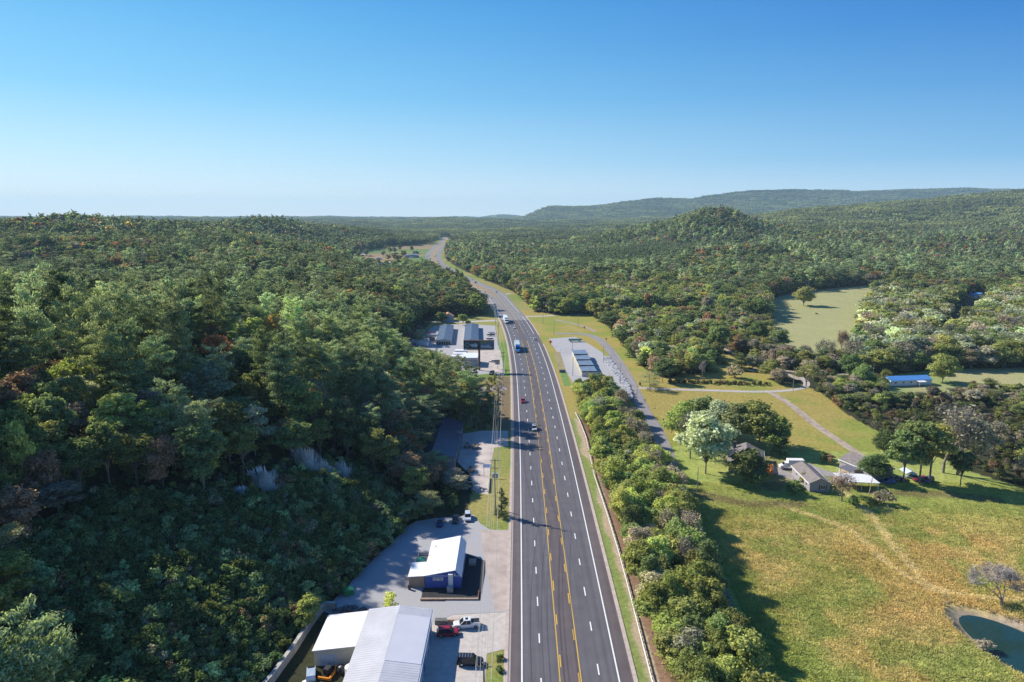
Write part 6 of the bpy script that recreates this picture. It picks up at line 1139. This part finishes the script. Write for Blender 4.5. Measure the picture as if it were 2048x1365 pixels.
def orange_sign(px, py, lb, r=.75, h=2.4):
    x_, y_ = G(px, py); t = thing('road_work_sign', lb, 'sign', (x_, y_, 0), 0, 'orange road work signs'); part(t, 'stand', MB().tube((0,.05,0),(0,.05,h),.04).tube((-.5,-.4,0),(0,0,.9),.03).tube((.5,-.4,0),(0,0,.9),.03), STEEL); flat(t, 'plate', [(-r,h),(0,h-r),(r,h),(0,h+r)], ORSIGN, -.02); flat(t, 'flag', [(-.3,h-r-.5),(.25,h-r-.5),(.25,h-r-.1),(-.3,h-r-.1)], ORSIGN, -.02)
orange_sign(1101, 693, 'large orange diamond sign on the gravel by the highway', 1.1, 2.8); orange_sign(1168.5, 660.5, 'smaller orange sign on the grass above the service road', .8, 2.0)
single('dark_sign', MB().tube((0,0,0),(0,0,2.2),.05).box(-.5,.5,-.05,.05,1.5,2.3), DARKSTEEL, 'small dark sign on the lawn by the service road', 'sign', G(1212.5,684)+(0,))
ms = thing('monument_sign', 'low grey monument sign on the verge by the storage drive', 'sign', (26.0, 343.5, 0)); part(ms, 'board', MB().box(-1.6,1.6,-.25,.25,.3,1.5), M('sign_slate', (.16,.17,.19), .6)); part(ms, 'base', MB().box(-1.8,1.8,-.4,.4,0,.3), CONCW)
def chain_fence(lb, pts, h=2.0):
    t = thing('chain_link_fence', lb, 'fence', (0,0,0)); r = MB(); P_ = [(*p, 0) for p in pts]
    for a, b in zip(P_[:-1], P_[1:]):
        r.tube((a[0],a[1],h),(b[0],b[1],h),.04,n=5).tube((a[0],a[1],h/2),(b[0],b[1],h/2),.02,n=4).tube((a[0],a[1],.1),(b[0],b[1],.1),.02,n=4)
        n_ = max(1, int(math.hypot(b[0]-a[0], b[1]-a[1])/3))
        for i in range(n_): part(t, 'post', MB().tube((a[0]+(b[0]-a[0])*i/n_, a[1]+(b[1]-a[1])*i/n_, 0), (a[0]+(b[0]-a[0])*i/n_, a[1]+(b[1]-a[1])*i/n_, h+.1), .045, n=6), STEEL)
    part(t, 'rail', r, STEEL)
chain_fence('chain link fence and gate across the storage drive', [G(*q) for q in ((1121,706),(1143,704.5),(1158,705),(1178,707))])
single('litter_bin', MB().tube((0,0,0),(0,0,1.1),.45,n=12).tube((0,0,1.1),(0,0,1.2),.48,n=12), BLACKP, 'black wheeled bin at the pale driveway junction', 'bin', G(1280,770.5)+(0.03,))
for px, py, lb in ((1290,805.5,'upper dark post beside the service road'),(1326.5,845,'lower dark post beside the service road')): single('mailbox', MB().tube((0,0,0),(0,0,1.0),.07).box(-.2,.2,-.35,.35,1.0,1.4), DARKSTEEL, lb, 'mailbox', G(px,py)+(0,))
# ------------------------------------------------------------------ houses, right
def house(lb, x, y, z, w, l, eh, rh, rz, wall, name='house', roofm=SHINGLE):
    t = thing(name, lb, 'house', (x, y, z), rz); wp, rp = gable(t, w, l, eh, rh, wall, roofm, over=.4); part(rp, 'fascia', MB().box(-.46,-.405,-.4,l+.4,eh-.28,eh+.02).box(w+.405,w+.46,-.4,l+.4,eh-.28,eh+.02), TRIM); return t, wp, rp
t, wp, rp = house('grey gabled house beside the white carport', 90.6, 196.2, -3, 6.0, 14.5, 2.9, 4.3, math.radians(-2), GREYWALL); window(wp, 3.2, 4.7, .9, 2.3, 0, shutters=True)
for k in range(3): window(wp, 2+4*k, 3.2+4*k, 1, 2.2, 0, 'y', -1)
t, wp, rp = house('brown-roofed house with chimney in the tree grove', 71.0, 212.5, -3, 11, 16, 3.0, 5.4, math.radians(-18), M('tan_siding', (.42,.38,.36), .8)); part(rp, 'chimney', MB().box(1.2,2.2,13.5,14.6,3.2,6.2), M('chimney_dark', (.08,.07,.07), .8)); window(wp, 8.3, 9.6, .9, 2.2, 0); [window(wp, 2.5+4.5*k, 3.7+4.5*k, 1, 2.2, 0, 'y', -1) for k in range(3)]
t, wp, rp = house('brown-roofed far house under the tall trees', 113.8, 204.6, -3, 9.4, 12.5, 3.1, 5.0, math.radians(22), GREYWALL); window(wp, 3.4, 4.9, .9, 2.3, 0, shutters=True); part(t, 'porch_roof', quadslab([(-5,4,2.5),(0,4,2.8),(0,8.5,2.8),(-5,8.5,2.5)], .15), M('porch_roof_dark', (.13,.13,.16), .7)); [part(t, 'porch_post', MB().box(-4.8,-4.5,a,a+.3,0,2.35), TRIM) for a in (4.2, 8.0)]; part(t, 'porch_wall', MB().box(-3.2,-1.8,4.6,5.0,0,1.4), M('brick_red', (.25,.10,.06), .9))
cp = thing('carport', 'white metal carport roof between the two grey houses', 'carport', (0,0,-3)); q_ = [(101.0,203.6),(111.5,202.4),(112.0,196.2),(102.2,197.6)]; part(cp, 'roof', quadslab([(q_[3][0],q_[3][1],2.8),(q_[2][0],q_[2][1],2.8),(q_[1][0],q_[1][1],3.3),(q_[0][0],q_[0][1],3.3)], .12), WHITEROOF); [part(cp, 'post', MB().tube((a,b,0),(a,b,2.7),.08), TRIM) for a, b in ((102.5,197.9),(107,197.3),(111.7,196.6),(101.3,203.2),(111.2,202.0))]
bt_ = thing('box_truck', 'white box truck parked in tree shade behind the gabled house', 'truck', (92.0, 215.5, -2.93), math.radians(88)); part(bt_, 'box', MB().box(-1.1,1.1,-4.6,.6,1.0,3.3), WHITEWALL); c = part(bt_, 'cab', MB().loft([[(-1,y,.5),(-.95,y,z),(.95,y,z),(1,y,.5)] for y, z in ((.7,2.3),(1.5,2.3),(2.1,1.5),(3.0,1.25),(3.1,1.0))]), paint(*RWH)); part(c, 'windscreen', MB().add([(-.85,1.56,2.26),(.85,1.56,2.26),(.85,2.1,1.57),(-.85,2.1,1.57)], [(0,1,2,3)]), GLASS); [wheel(bt_, a*.9, b, .42, .3) for a in (-1,1) for b in (-3,2.3)]
for (px, py, k_, c, rz, lb) in ((1776,966,'sedan',BLU,84,'blue car parked by the carport end'),(1797,962,'sedan',('brown_red',(.2,.06,.05)),80,'dark red car behind the blue car'),(1826,957,'sedan',SIL,70,'silver car parked under the tall trees'),(1840,963,'suv',RED,100,'red car parked under the tall trees'),(1856,964,'suv',NAV,120,'dark blue SUV parked right of the tall tree trunks')):
    x_, y_ = G(px, py, -3); vehicle(k_, 'car', lb, 'car', (x_, y_, -2.96), math.radians(rz), c, 'cars parked around the far house', simple=True)
tn = thing('tarp_shelter', 'blue tarp shelter behind the parked cars', 'shelter', (*G(1815,955,-3), -3)); part(tn, 'roof', MB().add([(-1.8,-2,2),(1.8,-2,2),(1.8,2,2),(-1.8,2,2),(0,-2,2.8),(0,2,2.8)], [(0,4,5,3),(1,2,5,4),(0,1,4),(3,5,2),(0,3,2,1)]), M('pale_tarp', (.5,.6,.7), .6)); [part(tn, 'post', MB().tube((a*1.7,b*1.9,0),(a*1.7,b*1.9,2),.05), STEEL) for a in (-1,1) for b in (-1,1)]
gx_, gy_ = G(1782,773); bt2 = thing('mobile_home', 'long mobile home with bright blue roof on the small meadow', 'mobile home', (gx_-1, gy_+5.4, 0), math.radians(8-90)); w6, r6 = gable(bt2, 5.4, 21.5, 2.6, 3.9, WHITEWALL, M('bright_blue_roof', (.10,.30,.66), .4, .1, var=.08, scale=.3), over=.25, ridge=.35)
for k in range(5): window(w6, 2+4*k, 3.2+4*k, 1.1, 2.1, 5.4, 'y', 1)
part(bt2, 'porch_roof', quadslab([(5.41,13,2.45),(8.0,13,2.2),(8.0,17,2.2),(5.41,17,2.45)], .1), WHITEROOF); [part(bt2, 'porch_post', MB().tube((7.9,a,0),(7.9,a,2.1),.06), TRIM) for a in (13.2,16.8)]
for (px, py, w_, l_, h_, rm, wm, lb, rz) in ((1774,571,16,9,3.6,SHINGLE,WHITEWALL,'far house with dark roof at the top of the pale field',4),(1948,599,18,8,3.0,M('bright_blue_roof',(.12,.3,.62)),WHITEWALL,'far pale blue roof in the trees at the right',10),(1694,737,6,5,2.6,WHITEROOF,M('shed_brown',(.25,.2,.15),.8),'small white-roofed shed left of the blue trailer',0),(1754,738,7,5,2.6,WHITEROOF,M('shed_brown',(.25,.2,.15),.8),'small pale shed above the blue trailer',8),
                                         (1235,592,14,10,3.5,M('tan_metal',(.42,.34,.25),.6),WHITEWALL,'tan-roofed building in the clearing of the right wood',-14)):
    x_, y_ = G(px, py); t = thing('farmhouse' if w_ > 10 else 'garden_shed', lb, 'building', (x_, y_, Hs(x_, y_)), math.radians(rz)); wq, rq = gable(t, w_, l_, h_, h_+.22*w_ if w_ < 10 else h_+2.2, wm, rm, over=.4); window(wq, w_*.2, w_*.32, 1, 2.2); window(wq, w_*.6, w_*.72, 1, 2.2)
for i, (px, py, c, k_) in enumerate(((1500,741,GRY,'sedan'),(1507,744,SIL,'suv'),(1516,746,BLK,'suv'),(1525,743,NAV,'sedan'))):
    x_, y_ = G(px, py); vehicle(k_, 'car', ('grey','silver','black','dark blue')[i]+' vehicle in the row parked beside the dirt track', 'car', (x_, y_, .04), math.radians(60), c, 'vehicles parked beside the dirt track', simple=True)
cw = thing('cow', 'dark cow standing alone in the pale field', 'cow', (*G(1633,630), .0), math.radians(80))
me = bpy.data.meshes.new('body'); bmx = bmesh.new(); vs = [(0,-.9,1.15),(0,-.3,1.15),(0,.5,1.18),(0,.95,1.45),(0,1.35,1.3),(-.22,-.75,.6),(-.22,-.8,.05),(.22,-.75,.6),(.22,-.8,.05),(-.22,.5,.6),(-.22,.5,.05),(.22,.5,.6),(.22,.5,.05),(0,-1.1,.8)]
bv = [bmx.verts.new(v) for v in vs]; [bmx.edges.new((bv[a], bv[b])) for a, b in ((0,1),(1,2),(2,3),(3,4),(0,5),(5,6),(0,7),(7,8),(2,9),(9,10),(2,11),(11,12),(0,13))]; bmx.to_mesh(me); bmx.free(); ob = mobj('body', me, cw); md = ob.modifiers.new('s', 'SKIN')
for v, r in zip(me.skin_vertices[0].data, (.36,.42,.40,.22,.16,.14,.07,.14,.07,.13,.07,.13,.07,.04)): v.radius = (r, r)
ob.modifiers.new('u', 'SUBSURF').levels = 1; me.materials.append(M('cow_hide', (.02,.018,.016), .8))
# left valley buildings, far
for (px, py, w_, l_, c, rc, lb) in ((810,516,26,14,(.3,.3,.32),(.05,.10,.35),'far barn with deep blue roof in the left valley'),(826,508,12,8,(.2,.12,.1),(.12,.08,.07),'far dark brown shed near the highway field'),(752,519,10,7,(.6,.6,.6),(.6,.65,.72),'small far white building in the valley field'),(761,531,16,6,(.65,.65,.65),(.62,.66,.72),'white box-like building behind the wood edge'),(772,536,24,6,(.6,.6,.6),(.66,.68,.72),'long white roof behind the wood edge'),(745,535,18,8,(.5,.5,.5),(.42,.48,.55),'grey blue roof behind the wood edge'),(798,538,16,5,(.6,.6,.6),(.7,.7,.72),'thin white roof behind the wood edge, farthest right')):
    x_, y_ = G(px, py); t = thing('farm_building', lb, 'building', (x_, y_, Hs(x_, y_)), .1, 'buildings in the far left valley'); wq, rq = gable(t, w_, l_, 4, 5.5, M('fb_wall_%d' % px, c, .8), M('fb_roof_%d' % px, rc, .5), over=.4); rolldoor(wq, w_*.3, w_*.6, 3, 0)
# ------------------------------------------------------------------ guardrail
GR = resample([G(*q) for q in ((1325,1440),(1302.5,1364.7),(1285.5,1298),(1268.5,1230),(1253,1169),(1234.5,1100.9),(1214,1032.8),(1188,954),(1172,879),(1158.6,844),(1150,828))], 1.9)
gt = thing('guardrail', 'long steel guardrail on timber posts along the right shoulder', 'guardrail', (0,0,0)); prof = [(-.04,.50),(.03,.55),(-.04,.62),(.03,.70),(-.04,.78),(-.09,.80),(-.09,.50)]
m = MB(); A = [offset_line(GR, -o) for o, z in prof]; n = len(prof); V = []
for k in range(len(GR)): V += [(A[j][k][0], A[j][k][1], prof[j][1]) for j in range(n)]
m.add(V, [(n*k+j, n*k+(j+1) % n, n*(k+1)+(j+1) % n, n*(k+1)+j) for k in range(len(GR)-1) for j in range(n)]); part(gt, 'rail', m, M('guardrail_steel', (.62,.62,.62), .45, .35, var=.05))
PO = offset_line(GR, .16); more = MB()
for k, p in enumerate(PO):
    bx_ = MB().box(p[0]-.10, p[0]+.12, p[1]-.09, p[1]+.09, -.3, .78)
    if k < 100: part(gt, 'post', bx_, DARKWOOD)
    else: more.add(bx_.v, bx_.f)
o = part(gt, 'post', more, DARKWOOD); o['kind'] = 'stuff'
# ------------------------------------------------------------------ utility poles and lines
def upole(lb, x, y, h, arms=2, transformer=False, group='utility poles along the highway', z=0.0, aw=2.6):
    t = thing('utility_pole', lb, 'utility pole', (x, y, z), 0, group); part(t, 'pole', MB().tube((0,0,0),(0,0,h),.19,.12,n=10), POLEW)
    for i in range(arms):
        za = h-.35-i*2.1; a = part(t, 'crossarm', MB().box(-aw/2, aw/2, -.19, -.07, za-.08, za+.06), POLEW)
        part(a, 'insulator', MB().tube((-aw/2+.1,-.13,za+.06),(-aw/2+.1,-.13,za+.3),.06,n=6).tube((aw/2-.1,-.13,za+.06),(aw/2-.1,-.13,za+.3),.06,n=6).tube((-.5,-.13,za+.06),(-.5,-.13,za+.3),.06,n=6), M('insulator', (.35,.36,.38), .3))
    if transformer:
        for sx in (-1, 1): part(t, 'transformer', MB().tube((sx*.55,0,h-5.2),(sx*.55,0,h-4.0),.33,n=12), M('transformer_grey', (.45,.50,.55), .4, .2))
    return t
PL = [(-4.3,93.5,12.6,'nearest utility pole, at the bottom between yard and kerb'),(-4.6,174.5,15.5,'utility pole with two transformers beside the grass strip'),(-5.2,254,13.5,'utility pole among the brush below the billboard'),(-4.3,322.8,15.2,'utility pole at the kerb right of the billboard'),(-8.6,419.5,14.5,'utility pole on the grass beside the trailers'),(-12.4,502,15.5,'tall utility pole opposite the white semi truck'),(-22.4,585,15.5,'utility pole on the bend, second up from the white truck'),(-43.5,688,14.5,'utility pole at the tree edge on the bend'),(-72,792,14,'farthest utility pole against the dark tree edge')]
for i, (x_, y_, h_, lb) in enumerate(PL): upole(lb, x_, y_, h_, 1 if i in (0,) else 2, i == 1)
WIRE = M('cable_metal', (.42,.41,.38), .5, .2)
def cable(lb, ox, dz, pts=PL, r=.028, group='power lines along the highway', sag=1.3):
    P_ = []; ext = [(-4.3, 12.0, 12.6, '')]+list(pts)
    for a, b in zip(ext[:-1], ext[1:]):
        for k in range(12):
            f = k/12; P_.append((a[0]+(b[0]-a[0])*f+ox, a[1]+(b[1]-a[1])*f, (a[2]+(b[2]-a[2])*f)+dz-4*sag*f*(1-f)))
    P_.append((pts[-1][0]+ox, pts[-1][1], pts[-1][2]+dz)); return single('power_line', MB().path(P_, r, 4), WIRE, lb, 'cable', group=group)
for k, (ox, dz, nm) in enumerate(((-1.2,-.05,'left upper'),(-.5,-.05,'middle upper'),(1.2,-.05,'right upper'),(-1.2,-2.15,'left lower'),(1.2,-2.15,'right lower'),(.2,-4.2,'lowest central'),(-.3,-5.6,'lowest left'))): cable(nm+' cable strung between the roadside poles', ox, dz)
SP = [(1394,984,8,'slender pale pole at the meadow edge by the thicket',-3),(1272.7,821,10.2,'pole beside the service road, nearest the thicket',0),(1240.5,768,10.2,'pole beside the service road, above the rock bank',0),(1206.8,725.5,10.4,'pole beside the service road, by the storage yard corner',0),(1107.8,670,9.5,'thin pole at the service road junction',0),(1145,702,8,'pole by the storage yard gate',0),(1145.5,752,9.5,'pole on the verge left of the stepped storage building',0),(1086,648,10.5,'pole on the grass beside the side drive',0),(1156,655,10,'pole with light on the lawn above the service road',0),(1586,782,11,'pole beside the farm driveway fork',0),(1745,763,9,'pole near the blue-roofed mobile home',0),(916.5,650.5,9,'slim pole behind the right storage building',0),(1012.5,581,10,'slim pole right of the highway bend',0),(1000,576,10,'second slim pole right of the highway bend',0)]
SPW = []
for (px, py, h_, lb, z_) in SP:
    x_, y_ = G(px, py, z_); SPW.append((x_, y_, h_, z_)); t = thing('pole', lb, 'pole', (x_, y_, z_), 0, 'poles along the side roads'); part(t, 'shaft', MB().tube((0,0,0),(0,0,h_),.14,.09,n=8), M('grey_pole', (.26,.24,.22), .8)); part(t, 'insulator', MB().tube((0,-.1,h_-.25),(0,-.32,h_-.2),.06,n=6), STEEL)
x_, y_ = G(1735,1005,-3); lp = thing('pole', 'leaning weathered pole with guy wire before the carport', 'pole', (x_, y_, -3)); part(lp, 'shaft', MB().tube((0,0,0),(.7,0,7.6),.15,.10), PALEWOOD); part(lp, 'guy_wire', MB().tube((.65,0,7.0),(3.6,-5.5,.2),.02,n=4), WIRE); part(lp, 'guy_marker', MB().tube((3.1,-4.6,1.3),(3.6,-5.5,.1),.07,n=6), TRIM)
for a, b, lb in ((1,2,'lowest service cable by the service road'),(2,3,'middle service cable by the service road'),(3,7,'long service cable crossing above the lawn')):
    A_, B_ = SPW[a], SPW[b]; single('service_cable', MB().path([(A_[0]+(B_[0]-A_[0])*f, A_[1]+(B_[1]-A_[1])*f, (A_[2]+A_[3])*(1-f)+(B_[2]+B_[3])*f-.2-2.4*f*(1-f)) for f in np.linspace(0,1,13)], .022, 4), WIRE, lb, 'cable', group='cables beside the service road')
# pampas grass plumes on the slope
def plume(px, py, R, h, lb, w_):
    x_, y_ = w_; r_ = np.random.default_rng(int(px)); n = int(210*R); a = r_.uniform(0, 6.28, n); rr = R*np.sqrt(r_.random(n)); b = np.stack([rr*np.cos(a), rr*np.sin(a)*.6, 0*a], 1); top = b+np.stack([np.cos(a)*1.2*r_.random(n), np.sin(a)*1.0*r_.random(n), h*r_.uniform(.15, 1.3, n)*(1-.5*(rr/R)**2)*(.7+.6*vn(b[:,0]+50, b[:,1]+50, .9, 3))], 1)
    w = r_.uniform(.05, .12, n)[:, None]*np.stack([-np.sin(a), np.cos(a), 0*a], 1)*1.6; m1 = (b+top*2)/3; V = np.stack([b-w*.2, b+w*.2, top+w*.7, m1-w], 1).reshape(-1, 3); V[:, 2] += np.repeat(H(V[::4, 0]+x_, V[::4, 1]+y_)-Hs(x_, y_), 4)
    me = np_mesh('pampas_grass', V, qf(V), [PLUME]); o = mobj('pampas_grass', me); o.location = (x_, y_, Hs(x_, y_)); tag(o, lb, 'pampas grass', 'pale pampas grass clumps on the slope')
PLUME = M('plume', (.88,.80,.72), .9, var=.2, scale=1.5)
for (pl, w_) in zip(PLUMES, PLW): plume(pl[0], pl[1], pl[2], pl[3], pl[4], w_)
# ------------------------------------------------------------------ air
mb = MB(); mb.box(-11600, 11600, -11600, 11600, -60, 330)
hz = mobj('haze', mb.mesh('haze', None)); hz['kind'] = 'stuff'
m = bpy.data.materials.new('haze'); m.use_nodes = True; nt = m.node_tree; nt.nodes.clear(); o = _n(nt, 'ShaderNodeOutputMaterial'); v = _n(nt, 'ShaderNodeVolumePrincipled')
v.inputs['Color'].default_value = (0.54, 0.80, 1.0, 1); v.inputs['Density'].default_value = 6.8e-5; v.inputs['Anisotropy'].default_value = 0.0
nt.links.new(v.outputs[0], o.inputs['Volume']); hz.data.materials.append(m)
